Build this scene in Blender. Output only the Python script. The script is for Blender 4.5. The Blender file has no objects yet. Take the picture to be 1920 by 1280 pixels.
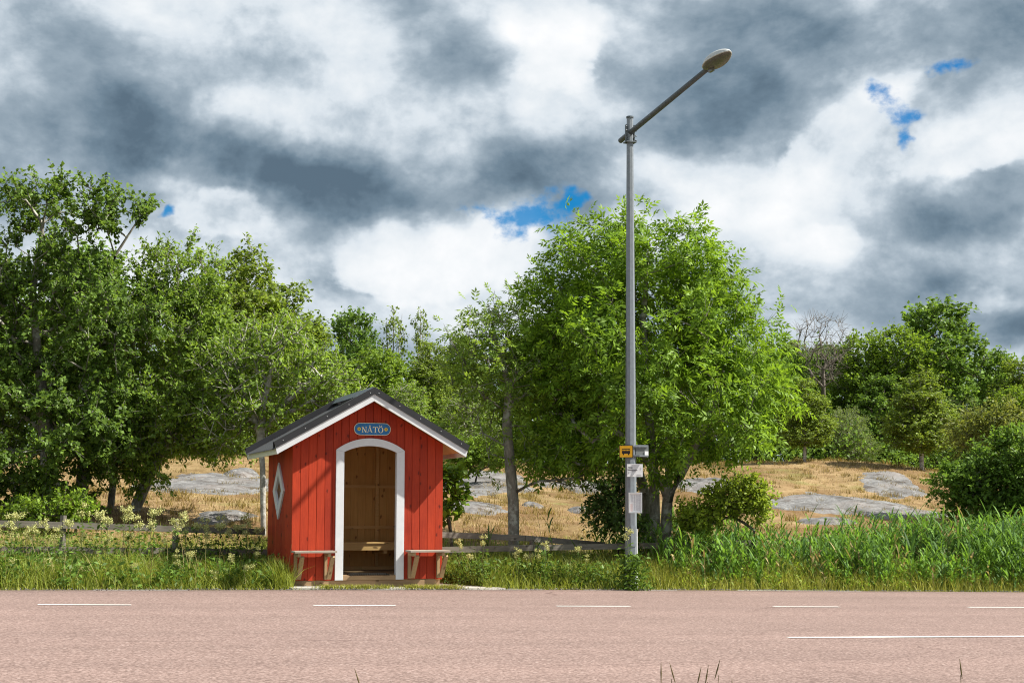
import bpy, math, random
import numpy as np

# ------------------------------------------------------------------ camera, sky, sun, exposure
SC = bpy.context.scene
COL = SC.collection
F = 2678.0                      # focal length in pixels of the 1920 px wide photograph
H_CAM = 1.2524
ROT = math.radians(19.757)      # the road and the shelter are turned by this against the view
OX, OY = -2.2893, 22.9154       # middle of the shelter's front wall
RU = np.array([math.cos(ROT), math.sin(ROT)])
RV = np.array([-math.sin(ROT), math.cos(ROT)])
PITCH, SHIFT, ROLL = math.radians(4.022), 125.4, math.radians(0.197)

cam_d = bpy.data.cameras.new('camera')
cam = bpy.data.objects.new('camera', cam_d)
COL.objects.link(cam)
cam.rotation_mode = 'XYZ'
from mathutils import Matrix, Vector
cam.matrix_world = Matrix.Translation((0, 0, H_CAM)) @ Matrix.Rotation(math.pi/2 + PITCH, 4, 'X') @ Matrix.Rotation(ROLL, 4, 'Z')
cam_d.sensor_width = 36.0
cam_d.lens = F / 1920 * 36
cam_d.shift_y = SHIFT / 1920
cam_d.clip_start = 0.1
cam_d.clip_end = 3000
SC.camera = cam

SUN_DIR = np.array([.678, -.016, .735]); SUN_DIR /= np.linalg.norm(SUN_DIR)
SUN_EL = math.asin(SUN_DIR[2]); SUN_AZ = math.atan2(SUN_DIR[0], SUN_DIR[1])
sd = bpy.data.lights.new('sun', 'SUN')
sd.energy = 5.0
sd.angle = math.radians(0.53)
sd.color = (1.0, .945, .85)
so = bpy.data.objects.new('sun', sd)
so.rotation_euler = Vector(SUN_DIR).to_track_quat('Z', 'Y').to_euler()
so.location = (30, 0, 40)
COL.objects.link(so)

SC.view_settings.view_transform = 'Standard'
SC.view_settings.look = 'None'
SC.view_settings.gamma = 1.0
SC.view_settings.exposure = 1.05
SC.view_settings.use_curve_mapping = False
SC.cycles.max_bounces = 7
SC.cycles.diffuse_bounces = 4
SC.cycles.transmission_bounces = 6
SC.cycles.transparent_max_bounces = 8
SC.cycles.use_denoising = True
SC.cycles.denoising_prefilter = 'NONE'
SC.cycles.pixel_filter_type = 'BLACKMAN_HARRIS'
SC.cycles.filter_width = 1.1

SKY_STRENGTH = 0.66
class NT:
    """small helper around a node tree"""
    def __init__(s, tree):
        s.t = tree; s.n = tree.nodes; s.l = tree.links
    def new(s, typ, **kw):
        n = s.n.new(typ)
        for k, v in kw.items(): setattr(n, k, v)
        return n
    def put(s, sock, v):
        if v is None: return
        if isinstance(v, bpy.types.NodeSocket): s.l.new(v, sock)
        else:
            try: sock.default_value = v
            except Exception: sock.default_value = (*v, 1.0)
    def m(s, op, a, b=None, c=None, clamp=False):
        n = s.new('ShaderNodeMath', operation=op); n.use_clamp = clamp
        s.put(n.inputs[0], a); s.put(n.inputs[1], b); s.put(n.inputs[2], c)
        return n.outputs[0]
    def vm(s, op, a, b=None, out=0):
        n = s.new('ShaderNodeVectorMath', operation=op)
        s.put(n.inputs[0], a); s.put(n.inputs[1], b)
        return n.outputs[out]
    def noise(s, vec, scale, detail=4, rough=.55, dist=0.0, col=False):
        n = s.new('ShaderNodeTexNoise')
        s.put(n.inputs['Vector'], vec); n.inputs['Scale'].default_value = scale
        n.inputs['Detail'].default_value = detail; n.inputs['Roughness'].default_value = rough
        n.inputs['Distortion'].default_value = dist
        return n.outputs['Color' if col else 'Fac']
    def ramp(s, fac, stops, interp='LINEAR'):
        n = s.new('ShaderNodeValToRGB'); cr = n.color_ramp; cr.interpolation = interp
        while len(cr.elements) < len(stops): cr.elements.new(.5)
        for e, (p, c) in zip(cr.elements, stops):
            e.position = p; e.color = (*c, 1) if len(c) == 3 else c
        s.put(n.inputs[0], fac)
        return n.outputs[0]
    def mix(s, fac, a, b, blend='MIX'):
        n = s.new('ShaderNodeMix', data_type='RGBA', blend_type=blend)
        s.put(n.inputs['Factor'], fac); s.put(n.inputs[6], a); s.put(n.inputs[7], b)
        return n.outputs[2]
    def mapr(s, v, a, b, c=0., d=1., smooth=False):
        n = s.new('ShaderNodeMapRange'); n.interpolation_type = 'SMOOTHSTEP' if smooth else 'LINEAR'
        s.put(n.inputs[0], v)
        for i, x in enumerate((a, b, c, d)): n.inputs[1+i].default_value = x
        return n.outputs[0]

def build_world():
    w = bpy.data.worlds.new('World'); SC.world = w; w.use_nodes = True
    w.cycles.sampling_method = 'MANUAL'; w.cycles.sample_map_resolution = 512
    T = NT(w.node_tree); T.n.clear()
    out = T.new('ShaderNodeOutputWorld'); bg = T.new('ShaderNodeBackground')
    sky = T.new('ShaderNodeTexSky', sky_type='NISHITA'); sky.sun_disc = False
    sky.sun_elevation = SUN_EL; sky.sun_rotation = SUN_AZ
    sky.air_density = 1.0; sky.dust_density = .2; sky.ozone_density = 3.0
    hs = T.new('ShaderNodeHueSaturation'); hs.inputs['Saturation'].default_value = 1.7
    T.put(hs.inputs['Color'], sky.outputs[0])
    skyc = T.vm('SCALE', hs.outputs[0]); skyc.node.inputs['Scale'].default_value = .085
    tc = T.new('ShaderNodeTexCoord'); d = tc.outputs['Generated']
    sp = T.new('ShaderNodeSeparateXYZ'); T.put(sp.inputs[0], d)
    az = T.m('ARCTAN2', sp.outputs[0], sp.outputs[1])
    el = T.m('ARCSINE', sp.outputs[2])
    cb = T.new('ShaderNodeCombineXYZ'); T.put(cb.inputs[0], az); T.put(cb.inputs[1], el)
    uv0 = cb.outputs[0]
    st = T.vm('MULTIPLY', d, (1, 1, 1.35))
    wn = T.noise(st, 5., 3, .5, col=True)
    wn2 = T.noise(st, 18., 4, .6, col=True)
    w1 = T.vm('SUBTRACT', wn, (.5, .5, .5)); w2 = T.vm('SUBTRACT', wn2, (.5, .5, .5))
    k1 = T.vm('MULTIPLY', w1, (.10, .055, 0)); k2 = T.vm('MULTIPLY', w2, (.055, .040, 0))
    uv = T.vm('ADD', T.vm('ADD', uv0, k1), k2)
    def blob(px, py, rx, ry, rotd=0, inner=0., src=None):
        c = (math.atan((px-960)/F), (954-py)/F, 0)
        v = T.vm('SUBTRACT', src or uv, c)
        if rotd:
            r = T.new('ShaderNodeVectorRotate', rotation_type='Z_AXIS'); T.put(r.inputs['Vector'], v)
            r.inputs['Angle'].default_value = math.radians(-rotd); v = r.outputs[0]
        v = T.vm('MULTIPLY', v, (F/rx, F/ry, 0))
        l = T.vm('LENGTH', v, out=1)
        return T.mapr(l, 1.0, inner, 0, 1, True)
    # broad light and dark masses of the cloud cover (positive = bright, rotation counted anticlockwise)
    masses = [
        # px, py, rx, ry, turn, weight, inner
        (40, 320, 420, 200, 0, -.34, 0), (330, 300, 480, 110, -8, -.34, .2), (640, 370, 330, 85, -16, -.40, .2), (960, 330, 300, 80, 6, -.34, .1),
        (860, 150, 230, 120, -10, -.40, 0), (1400, 130, 380, 210, 20, -.50, .2), (1260, 250, 200, 80, 20, -.22, 0),
        (1900, 130, 200, 160, 0, -.34, 0), (1860, 410, 230, 80, 0, -.44, .2), (1560, 560, 480, 75, -2, -.30, .1), (1480, 500, 150, 40, 0, -.10, 0),
        (1880, 625, 300, 50, 0, -.34, 0), (600, 570, 150, 90, 0, -.28, 0), (130, 170, 330, 120, 0, -.05, 0), (620, 470, 80, 70, 0, -.15, 0),
        (1040, 90, 170, 200, 12, .40, 0), (660, 170, 300, 60, 24, .18, 0), (190, 85, 130, 60, -10, .16, 0), (850, 330, 60, 40, 30, .12, 0),
        (800, 480, 260, 95, 5, .46, .35), (930, 480, 120, 95, -20, .22, .3), (880, 600, 200, 60, 0, .20, 0), (310, 400, 110, 60, -30, .36, 0), (430, 440, 150, 70, 0, .16, 0), (1580, 280, 250, 110, 35, .34, 0),
        (1800, 310, 220, 60, 0, .30, .1), (1330, 370, 260, 90, 0, .20, 0), (1560, 455, 120, 40, 0, .18, .2), (1800, 553, 170, 28, 0, .40, .1), (1500, 400, 420, 150, 0, .14, 0), (1180, 40, 200, 90, 0, .10, 0), (1680, 60, 150, 90, 0, .12, 0), (1700, 200, 180, 90, 30, .20, 0),
    ]
    n1 = T.noise(st, 6.2, 7, .56, .15)
    n2 = T.noise(T.vm('ADD', st, (.014, .0, .030)), 6.2, 7, .56, .15)
    n3 = T.noise(st, 21., 6, .62, .25)
    hn = T.noise(st, 46., 5, .62)
    def billow(vec, scale):
        v = T.new('ShaderNodeTexVoronoi', feature='F1'); v.normalize = True
        v.inputs['Scale'].default_value = scale; v.inputs['Detail'].default_value = 2.0; v.inputs['Roughness'].default_value = .55
        T.put(v.inputs['Vector'], vec)
        return T.m('SUBTRACT', 1., v.outputs['Distance'])
    sw = T.vm('ADD', st, T.vm('MULTIPLY', w2, (.05, .05, .05)))
    bil = billow(sw, 15.)
    emb = T.m('SUBTRACT', n1, n2)
    B = T.m('MULTIPLY_ADD', T.m('SUBTRACT', n1, .5), 1.05, .585)
    B = T.m('MULTIPLY_ADD', emb, 1.5, B)
    B = T.m('MULTIPLY_ADD', T.m('SUBTRACT', n3, .5), .42, B)
    B = T.m('MULTIPLY_ADD', T.m('SUBTRACT', hn, .5), .22, B)
    B = T.m('MULTIPLY_ADD', T.m('SUBTRACT', bil, .70), .45, B)
    for (px, py, rx, ry, rd, wt, inn) in masses:
        B = T.m('MULTIPLY_ADD', blob(px, py, rx, ry, rd, inn), wt, B)
    # heaped clouds with firmer, knobbly outlines
    heap = None
    for (px, py, rx, ry, rd) in [(790, 500, 300, 125, 4), (940, 460, 120, 100, -20), (1820, 330, 230, 75, 0), (1590, 270, 230, 85, 30), (1560, 460, 130, 50, 0), (1040, 80, 150, 170, 12), (400, 420, 150, 80, 0), (1300, 400, 200, 70, 0)]:
        b = blob(px, py, rx, ry, rd, 0., uv0)
        heap = b if heap is None else T.m('MAXIMUM', heap, b)
    hv = T.m('MULTIPLY_ADD', T.m('SUBTRACT', bil, .70), 2.6, heap)
    hv = T.m('MULTIPLY_ADD', T.m('SUBTRACT', n3, .5), 1.2, hv)
    hk = T.m('MULTIPLY', T.mapr(hv, .22, .60, 0, 1, True), T.mapr(heap, .0, .4))
    hb = T.m('MULTIPLY_ADD', emb, 2.4, T.m('MULTIPLY_ADD', T.m('SUBTRACT', bil, .70), 1.1, T.m('MULTIPLY_ADD', T.m('SUBTRACT', n1, .5), .7, .95)))
    hk = T.m('MULTIPLY', hk, .7)
    B = T.m('ADD', T.m('MULTIPLY', B, T.m('SUBTRACT', 1., hk)), T.m('MULTIPLY', hk, hb))
    B = T.m('MULTIPLY_ADD', B, .70, .105)
    cloud = T.ramp(B, [(0.0, (.080, .122, .165)), (.14, (.125, .180, .232)), (.35, (.245, .305, .360)), (.47, (.37, .43, .485)), (.59, (.53, .58, .625)), (.76, (.635, .665, .69)), (1.0, (.735, .74, .75))])
    holes = None
    k3 = T.vm('MULTIPLY', w1, (.03, .03, 0)); k4 = T.vm('MULTIPLY', w2, (.06, .045, 0))
    uvh = T.vm('ADD', T.vm('ADD', uv0, k3), k4)
    for (px, py, rx, ry, rd) in [(1015, 425, 125, 74, 20), (920, 398, 105, 42, -12), (1085, 395, 60, 36, 35), (1690, 200, 62, 46, -35), (1705, 248, 72, 40, 20), (1788, 155, 60, 28, 0), (1690, 295, 30, 34, 40), (305, 428, 24, 18, 0)]:
        b = blob(px, py, rx, ry, rd, 0., uvh)
        holes = b if holes is None else T.m('ADD', holes, b)
    hm = T.mapr(T.m('MULTIPLY_ADD', T.m('SUBTRACT', hn, .5), 2.6, T.m('MULTIPLY_ADD', T.m('SUBTRACT', bil, .70), -1.6, holes)), .22, 1.15, 0, 1, True)
    hm = T.m('MULTIPLY', T.m('MULTIPLY', hm, T.mapr(holes, .02, .35)), .9)
    colr = T.mix(hm, cloud, skyc)
    T.put(bg.inputs['Color'], colr); bg.inputs['Strength'].default_value = SKY_STRENGTH
    T.l.new(bg.outputs[0], out.inputs[0])
build_world()

# ------------------------------------------------------------------ coordinates
def W(u, v):
    return OX + u*RU[0] + v*RV[0], OY + u*RU[1] + v*RV[1]
def UV(x, y):
    dx, dy = np.asarray(x) - OX, np.asarray(y) - OY
    return dx*RU[0] + dy*RU[1], dx*RV[0] + dy*RV[1]

_perm = np.random.RandomState(7).rand(256, 256)
def vnoise(x, y):
    x = np.asarray(x, float); y = np.asarray(y, float)
    xi = np.floor(x).astype(int); yi = np.floor(y).astype(int)
    fx = x-xi; fy = y-yi; fx = fx*fx*(3-2*fx); fy = fy*fy*(3-2*fy)
    a = _perm[xi % 256, yi % 256]; b = _perm[(xi+1) % 256, yi % 256]
    c = _perm[xi % 256, (yi+1) % 256]; d = _perm[(xi+1) % 256, (yi+1) % 256]
    return (a*(1-fx)+b*fx)*(1-fy) + (c*(1-fx)+d*fx)*fy
def fbm(x, y, o=4):
    s = 0; a = .5
    for i in range(o):
        s = s + a*(vnoise(x*2**i+17*i, y*2**i+31*i)-.5); a *= .5
    return s

EDGE_U = [-40, -12, -6, -2, 2.6, 6, 11, 40]
EDGE_V = [-2.6, -2.0, -1.5, -.95, -.32, -.02, .1, .2]
def edge_v(u): return np.interp(u, EDGE_U, EDGE_V)
NEAR_V = -14.6
def base_slope(u): return -.0221*np.clip(u, -30, 30)
def ground(x, y):
    """height of the ground at world x, y"""
    u, v = UV(x, y)
    s = np.interp(v, [-60, -23, -18, -14.6, -14.2, 2.0, 3.0, 4.5, 7, 11, 20, 30, 34, 45, 400], [.5, .2, .08, -.03, -.03, -.03, .12, .5, .95, 1.32, 2.1, 2.86, 2.98, 3.0, 3.0])
    fade = np.interp(v, [4, 25], [1, .25])
    far = np.interp(v, [3, 8], [0, 1])
    b = fbm(np.asarray(x)*.16, np.asarray(y)*.16, 4)*.55*far + fbm(np.asarray(x)*.9, np.asarray(y)*.9, 3)*.10*np.interp(v, [1.2, 4], [0, 1])
    mound = .85*np.exp(-((np.asarray(x)-12.)/8.)**2-((np.asarray(y)-50.)/9.)**2) + .35*np.exp(-((np.asarray(x)+2.)/7.)**2-((np.asarray(y)-50.)/9.)**2) + .3*np.exp(-((np.asarray(x)+11.)/6.)**2-((np.asarray(y)-48.)/9.)**2)
    return s + base_slope(u)*fade + b + mound

def ray(px, py):
    X, Y = px-960., py-640.
    c, s = math.cos(-ROLL), math.sin(-ROLL)
    X, Y = X*c-Y*s, X*s+Y*c
    Y -= SHIFT
    up = -Y/F; a = PITCH
    return np.array([X/F, math.cos(a)-up*math.sin(a), math.sin(a)+up*math.cos(a)])
def at(px, py, D):
    """the point seen at this pixel, D metres ahead"""
    r = ray(px, py); r = r*(D/r[1])
    return np.array([r[0], r[1], r[2]+H_CAM])
def hit(px, py):
    """where this pixel's sight line meets the ground"""
    prev = 8.
    for D in np.arange(12, 70, .25):
        p = at(px, py, D)
        if p[2] < ground(p[0], p[1]): return p
    return at(px, py, 50)

# ------------------------------------------------------------------ mesh helpers
def link(o, parent=None):
    COL.objects.link(o)
    if parent is not None: o.parent = parent
    return o
def tag(o, label=None, cat=None, group=None, kind=None):
    if label: o['label'] = label
    if cat: o['category'] = cat
    if group: o['group'] = group
    if kind: o['kind'] = kind
    return o
def empty(name, loc=(0, 0, 0), rz=0.):
    o = bpy.data.objects.new(name, None); o.location = loc; o.rotation_euler = (0, 0, rz); o.empty_display_size = .2
    return link(o)
def np_mesh(name, V, faces, mat, smooth=False):
    """faces: list of (M,n) int arrays"""
    me = bpy.data.meshes.new(name)
    V = np.asarray(V, np.float32)
    faces = [np.asarray(f, np.int32) for f in faces if len(f)]
    me.vertices.add(len(V)); me.vertices.foreach_set('co', V.ravel())
    tot = sum(f.size for f in faces); nf = sum(len(f) for f in faces)
    me.loops.add(tot); me.polygons.add(nf)
    me.loops.foreach_set('vertex_index', np.concatenate([f.ravel() for f in faces]))
    ls = []; o = 0
    for f in faces:
        ls.append(o + np.arange(len(f))*f.shape[1]); o += f.size
    me.polygons.foreach_set('loop_start', np.concatenate(ls).astype(np.int32))
    if smooth: me.polygons.foreach_set('use_smooth', np.ones(nf, bool))
    me.update(calc_edges=True)
    for m in (mat if isinstance(mat, (list, tuple)) else [mat]): me.materials.append(m)
    return me
def np_obj(name, V, faces, mat, parent=None, smooth=False):
    return link(bpy.data.objects.new(name, np_mesh(name, V, faces, mat, smooth)), parent)

class MB:
    """collects simple solids into one mesh"""
    def __init__(s): s.v = []; s.f = []; s.mi = []; s.cur = 0
    def add(s, vs, fs):
        o = len(s.v); s.v += [tuple(map(float, p)) for p in vs]
        for f in fs: s.f.append(tuple(o+i for i in f)); s.mi.append(s.cur)
    def box(s, x0, x1, y0, y1, z0, z1):
        s.add([(x0,y0,z0),(x1,y0,z0),(x1,y1,z0),(x0,y1,z0),(x0,y0,z1),(x1,y0,z1),(x1,y1,z1),(x0,y1,z1)],
              [(0,3,2,1),(4,5,6,7),(0,1,5,4),(1,2,6,5),(2,3,7,6),(3,0,4,7)])
    def beam(s, a, b, w, h, up=(0,0,1)):
        a = np.array(a, float); b = np.array(b, float); d = (b-a)/np.linalg.norm(b-a)
        up = np.array(up, float); sd_ = np.cross(d, up); sd_ /= np.linalg.norm(sd_); u2 = np.cross(sd_, d)
        vs = []
        for p in (a, b):
            for (i, j) in ((-1,-1),(1,-1),(1,1),(-1,1)): vs.append(p + sd_*i*w/2 + u2*j*h/2)
        s.add(vs, [(0,3,2,1),(4,5,6,7),(0,1,5,4),(1,2,6,5),(2,3,7,6),(3,0,4,7)])
    def tube(s, pts, rad, n=10, cap=True, rot=0.):
        pts = [np.array(p, float) for p in pts]
        if not hasattr(rad, '__len__'): rad = [rad]*len(pts)
        ref = None; rings = []
        for i, p in enumerate(pts):
            d = pts[min(i+1, len(pts)-1)] - pts[max(i-1, 0)]; d /= np.linalg.norm(d)
            if ref is None: ref = np.array([0,0,1.]) if abs(d[2]) < .9 else np.array([1.,0,0])
            x = np.cross(ref, d); x /= np.linalg.norm(x); y = np.cross(d, x)
            rings.append([p + rad[i]*(x*math.cos(rot+2*math.pi*k/n)+y*math.sin(rot+2*math.pi*k/n)) for k in range(n)])
        vs = [q for r in rings for q in r]; fs = []
        for i in range(len(pts)-1):
            for k in range(n):
                a = i*n+k; b = i*n+(k+1) % n
                fs.append((a, b, b+n, a+n))
        if cap:
            fs.append(tuple(range(n-1, -1, -1))); fs.append(tuple((len(pts)-1)*n+k for k in range(n)))
        s.add(vs, fs)
    def prism(s, poly, y0, y1, ch=0., axis='y'):
        """closed polygon (a, z) extruded along y from y0 (front) to y1; ch chamfers the front edge"""
        n = len(poly); P = np.array(poly, float)
        area = sum(P[i][0]*P[(i+1) % n][1]-P[(i+1) % n][0]*P[i][1] for i in range(n))
        if area < 0: P = P[::-1]
        I = P.copy()
        if ch:
            for i in range(n):
                a, b, c = P[i-1], P[i], P[(i+1) % n]
                e1 = (b-a)/(np.linalg.norm(b-a)+1e-9); e2 = (c-b)/(np.linalg.norm(c-b)+1e-9)
                n1 = np.array([-e1[1], e1[0]]); n2 = np.array([-e2[1], e2[0]])
                k = n1+n2; q = k/(max(.35, (k@k)/2)); I[i] = b + q*ch
        def v3(p, y): return (p[0], y, p[1]) if axis == 'y' else (y, p[0], p[1])
        vs = [v3(p, y0) for p in I]; fs = []
        if ch:
            vs += [v3(p, y0+ch) for p in P]
        else: vs = [v3(p, y0) for p in P]
        vs += [v3(p, y1) for p in P]
        L = 3 if ch else 2
        fs.append(tuple(range(n)))
        for l in range(L-1):
            for i in range(n):
                j = (i+1) % n
                fs.append((l*n+i, (l+1)*n+i, (l+1)*n+j, l*n+j))
        fs.append(tuple((L-1)*n+i for i in range(n-1, -1, -1)))
        s.add(vs, fs)
    def build(s, name, mat, parent=None, smooth=False):
        me = bpy.data.meshes.new(name); me.from_pydata(s.v, [], s.f)
        for m in (mat if isinstance(mat, (list, tuple)) else [mat]): me.materials.append(m)
        if len(me.materials) > 1: me.polygons.foreach_set('material_index', s.mi)
        if smooth: me.polygons.foreach_set('use_smooth', [True]*len(me.polygons))
        me.update()
        return link(bpy.data.objects.new(name, me), parent)

# ------------------------------------------------------------------ materials
def new_mat(name):
    m = bpy.data.materials.new(name); m.use_nodes = True
    T = NT(m.node_tree); b = T.n['Principled BSDF']
    return m, T, b
def plain(name, col, rough=.6, metal=0., var=.12, scale=8., bump=.0, spec=.4):
    m, T, b = new_mat(name)
    tc = T.new('ShaderNodeTexCoord').outputs['Object']
    n = T.noise(tc, scale, 6, .65)
    c = T.mix(T.mapr(n, .3, .7), tuple(x*(1-var) for x in col), tuple(min(1, x*(1+var)) for x in col))
    T.put(b.inputs['Base Color'], c); b.inputs['Roughness'].default_value = rough; b.inputs['Metallic'].default_value = metal
    b.inputs['Specular IOR Level'].default_value = spec
    if bump:
        bp = T.new('ShaderNodeBump'); bp.inputs['Strength'].default_value = bump; bp.inputs['Distance'].default_value = .01
        T.put(bp.inputs['Height'], T.noise(tc, scale*6, 4)); T.put(b.inputs['Normal'], bp.outputs[0])
    return m
def wood(name, c1, c2, knot, axis=2, rough=.75, knots=True, objvar=.25, grain=1.0, spec=.25):
    """boards: grain stretched along one axis, knots, a tone of its own for every board"""
    m, T, b = new_mat(name)
    tc = T.new('ShaderNodeTexCoord').outputs['Object']
    oi = T.new('ShaderNodeObjectInfo').outputs['Random']
    off = T.new('ShaderNodeCombineXYZ'); T.put(off.inputs[axis], T.m('MULTIPLY', oi, 37.))
    p = T.vm('ADD', tc, off.outputs[0])
    sc = [1., 1., 1.]; sc[axis] = .06
    g = T.noise(T.vm('MULTIPLY', p, tuple(sc)), 55., 5, .6, .6)
    g2 = T.noise(p, 2.2, 3, .5)
    f = T.m('ADD', T.m('MULTIPLY', T.m('SUBTRACT', g, .5), 1.1*grain), T.m('MULTIPLY_ADD', T.m('SUBTRACT', g2, .5), .9, .5))
    f = T.m('ADD', f, T.m('MULTIPLY', T.m('SUBTRACT', oi, .5), objvar))
    c = T.mix(T.mapr(f, .1, .9), c1, c2)
    if knots:
        sk = [1., .2, 1.]; sk[axis] = .55
        if axis == 0: sk = [.55, .2, 1.]
        if axis == 1: sk = [.2, .55, 1.]
        v = T.new('ShaderNodeTexVoronoi', voronoi_dimensions='2D'); v.inputs['Scale'].default_value = 6.5
        q = T.vm('ADD', T.vm('MULTIPLY', p, tuple(sk)), T.vm('MULTIPLY', T.noise(p, 14., 2, col=True), (.03, .03, .03)))
        ks = T.new('ShaderNodeSeparateXYZ'); T.put(ks.inputs[0], q)
        kc = T.new('ShaderNodeCombineXYZ'); T.put(kc.inputs[0], T.m('ADD', ks.outputs[0], T.m('MULTIPLY', ks.outputs[1], 1.3))); T.put(kc.inputs[1], ks.outputs[2])
        T.put(v.inputs['Vector'], kc.outputs[0])
        kk = T.mapr(v.outputs['Distance'], .05, .15, 1, 0, True)
        cs = T.new('ShaderNodeSeparateXYZ'); T.put(cs.inputs[0], v.outputs['Color'])
        sel = T.m('GREATER_THAN', cs.outputs[0], .55)
        c = T.mix(T.m('MULTIPLY', T.m('MULTIPLY', kk, sel), .75), c, knot)
    T.put(b.inputs['Base Color'], c); b.inputs['Roughness'].default_value = rough
    b.inputs['Specular IOR Level'].default_value = spec
    bp = T.new('ShaderNodeBump'); bp.inputs['Strength'].default_value = .25; bp.inputs['Distance'].default_value = .004
    T.put(bp.inputs['Height'], g); T.put(b.inputs['Normal'], bp.outputs[0])
    return m
def leafmat(name, dark, light, trans=.42, rough=.5, spec=.18):
    dark = tuple(x*.85 for x in dark)
    light = tuple(min(.75, x*k) for x, k in zip(light, (1.22, 1.38, 1.2)))
    m, T, b = new_mat(name)
    g = T.new('ShaderNodeNewGeometry'); r = g.outputs['Random Per Island']
    tc = T.new('ShaderNodeTexCoord').outputs['Object']
    big = T.noise(tc, .8, 3)
    f = T.m('ADD', T.m('MULTIPLY', r, .9), T.m('MULTIPLY', T.m('SUBTRACT', big, .38), 1.0))
    c = T.mix(T.mapr(f, 0, 1), dark, light)
    T.put(b.inputs['Base Color'], c); b.inputs['Roughness'].default_value = rough; b.inputs['Specular IOR Level'].default_value = spec
    tr = T.new('ShaderNodeBsdfTranslucent')
    T.put(tr.inputs['Color'], T.mix(.5, c, T.vm('MULTIPLY', c, (1.5, 1.35, .5))))
    mx = T.new('ShaderNodeMixShader'); mx.inputs[0].default_value = trans
    T.l.new(b.outputs[0], mx.inputs[1]); T.l.new(tr.outputs[0], mx.inputs[2])
    T.l.new(mx.outputs[0], T.n['Material Output'].inputs[0])
    return m
def barkmat(name, c1, c2, scale=9., stretch=.35, lichen=None):
    m, T, b = new_mat(name)
    tc = T.new('ShaderNodeTexCoord').outputs['Object']
    p = T.vm('MULTIPLY', tc, (1, 1, stretch))
    n = T.noise(p, scale, 7, .7, .5)
    c = T.mix(T.mapr(n, .35, .65), c1, c2)
    if lichen:
        l = T.noise(tc, 5., 5, .65)
        c = T.mix(T.mapr(l, .52, .6), c, lichen)
    T.put(b.inputs['Base Color'], c); b.inputs['Roughness'].default_value = .9; b.inputs['Specular IOR Level'].default_value = .15
    bp = T.new('ShaderNodeBump'); bp.inputs['Strength'].default_value = .6; bp.inputs['Distance'].default_value = .03
    T.put(bp.inputs['Height'], n); T.put(b.inputs['Normal'], bp.outputs[0])
    return m

M = {}
M['red'] = wood('red_paint_boards', (.25, .021, .007), (.46, .048, .014), (.07, .007, .004), 2, .6, True, .5, .9)
M['pine'] = wood('bare_pine_boards', (.54, .29, .09), (.74, .44, .16), (.16, .065, .02), 2, .65)
M['pine_x'] = wood('bare_pine_across', (.58, .35, .13), (.76, .49, .22), (.10, .04, .015), 0, .65)
M['weather'] = wood('weathered_timber', (.24, .20, .155), (.42, .37, .31), (.12, .09, .07), 0, .85)
M['weather_z'] = wood('weathered_brackets', (.25, .17, .09), (.44, .31, .17), (.12, .07, .03), 2, .8)
M['rail'] = wood('old_grey_rail', (.085, .075, .062), (.26, .235, .20), (.045, .038, .03), 0, .9)
M['sill'] = wood('brown_sill_timber', (.20, .125, .065), (.34, .23, .13), (.08, .045, .02), 0, .8)
M['white'] = plain('white_trim_paint', (.60, .62, .64), .45, 0, .05, 10, .1)
M['cream'] = plain('cream_fascia_paint', (.70, .71, .58), .5, 0, .05, 10)
M['black_metal'] = plain('black_coated_steel', (.018, .018, .021), .42, 0, .25, 3, 0, .5)
M['roof_metal'] = plain('dark_grey_roof_sheet', (.055, .057, .062), .5, 0, .2, 3, 0, .5)
M['screw'] = plain('screw_steel', (.55, .55, .55), .35, .6)
M['concrete'] = plain('pale_concrete', (.36, .34, .305), .9, 0, .2, 5, .4)
M['galv'] = plain('galvanised_steel', (.21, .235, .262), .5, .35, .14, 14, .05)
M['galv_dark'] = plain('dull_zinc_arm', (.095, .112, .125), .55, .3, .2, 14)
M['lamp_shell'] = plain('lamp_shell_grey', (.46, .47, .46), .4, .2, .12, 12)
M['lamp_lens'] = plain('lamp_cover_brown', (.115, .118, .112), .3, 0, .25, 10)
M['iron'] = plain('dark_grate_iron', (.03, .028, .026), .6, .3, .2)
M['sign_blue'] = plain('sign_blue', (.018, .15, .38), .4, 0, .12, 20)
M['sign_cream'] = plain('sign_cream', (.80, .76, .55), .5, 0, .06, 20)
M['sign_yellow'] = plain('sign_dot_yellow', (.72, .52, .05), .5, 0, .06, 20)
M['stop_yellow'] = plain('stop_sign_yellow', (.86, .46, .012), .4, 0, .05, 8)
M['stop_black'] = plain('stop_sign_black', (.018, .012, .010), .5, 0, .1, 8)
M['sign_white'] = plain('plate_white', (.78, .79, .80), .45, 0, .05, 8)
M['sign_grey'] = plain('plate_grey', (.40, .41, .43), .5, 0, .06, 8)
M['sign_back'] = plain('sign_back_aluminium', (.16, .175, .175), .5, .4, .15, 8)
M['ink'] = plain('ink', (.05, .05, .06), .6)
M['paper_grey'] = plain('timetable_print', (.52, .53, .57), .7, 0, .2, 30)
M['paint_line'] = None

def glass_mat():
    m, T, b = new_mat('window_glass')
    tr = T.new('ShaderNodeBsdfTransparent'); tr.inputs[0].default_value = (.9, .94, .92, 1)
    gl = T.new('ShaderNodeBsdfGlossy'); gl.inputs['Roughness'].default_value = .03
    mx = T.new('ShaderNodeMixShader'); mx.inputs[0].default_value = .10
    T.l.new(tr.outputs[0], mx.inputs[1]); T.l.new(gl.outputs[0], mx.inputs[2]); T.l.new(mx.outputs[0], T.n['Material Output'].inputs[0])
    return m
M['glass'] = glass_mat()

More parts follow.
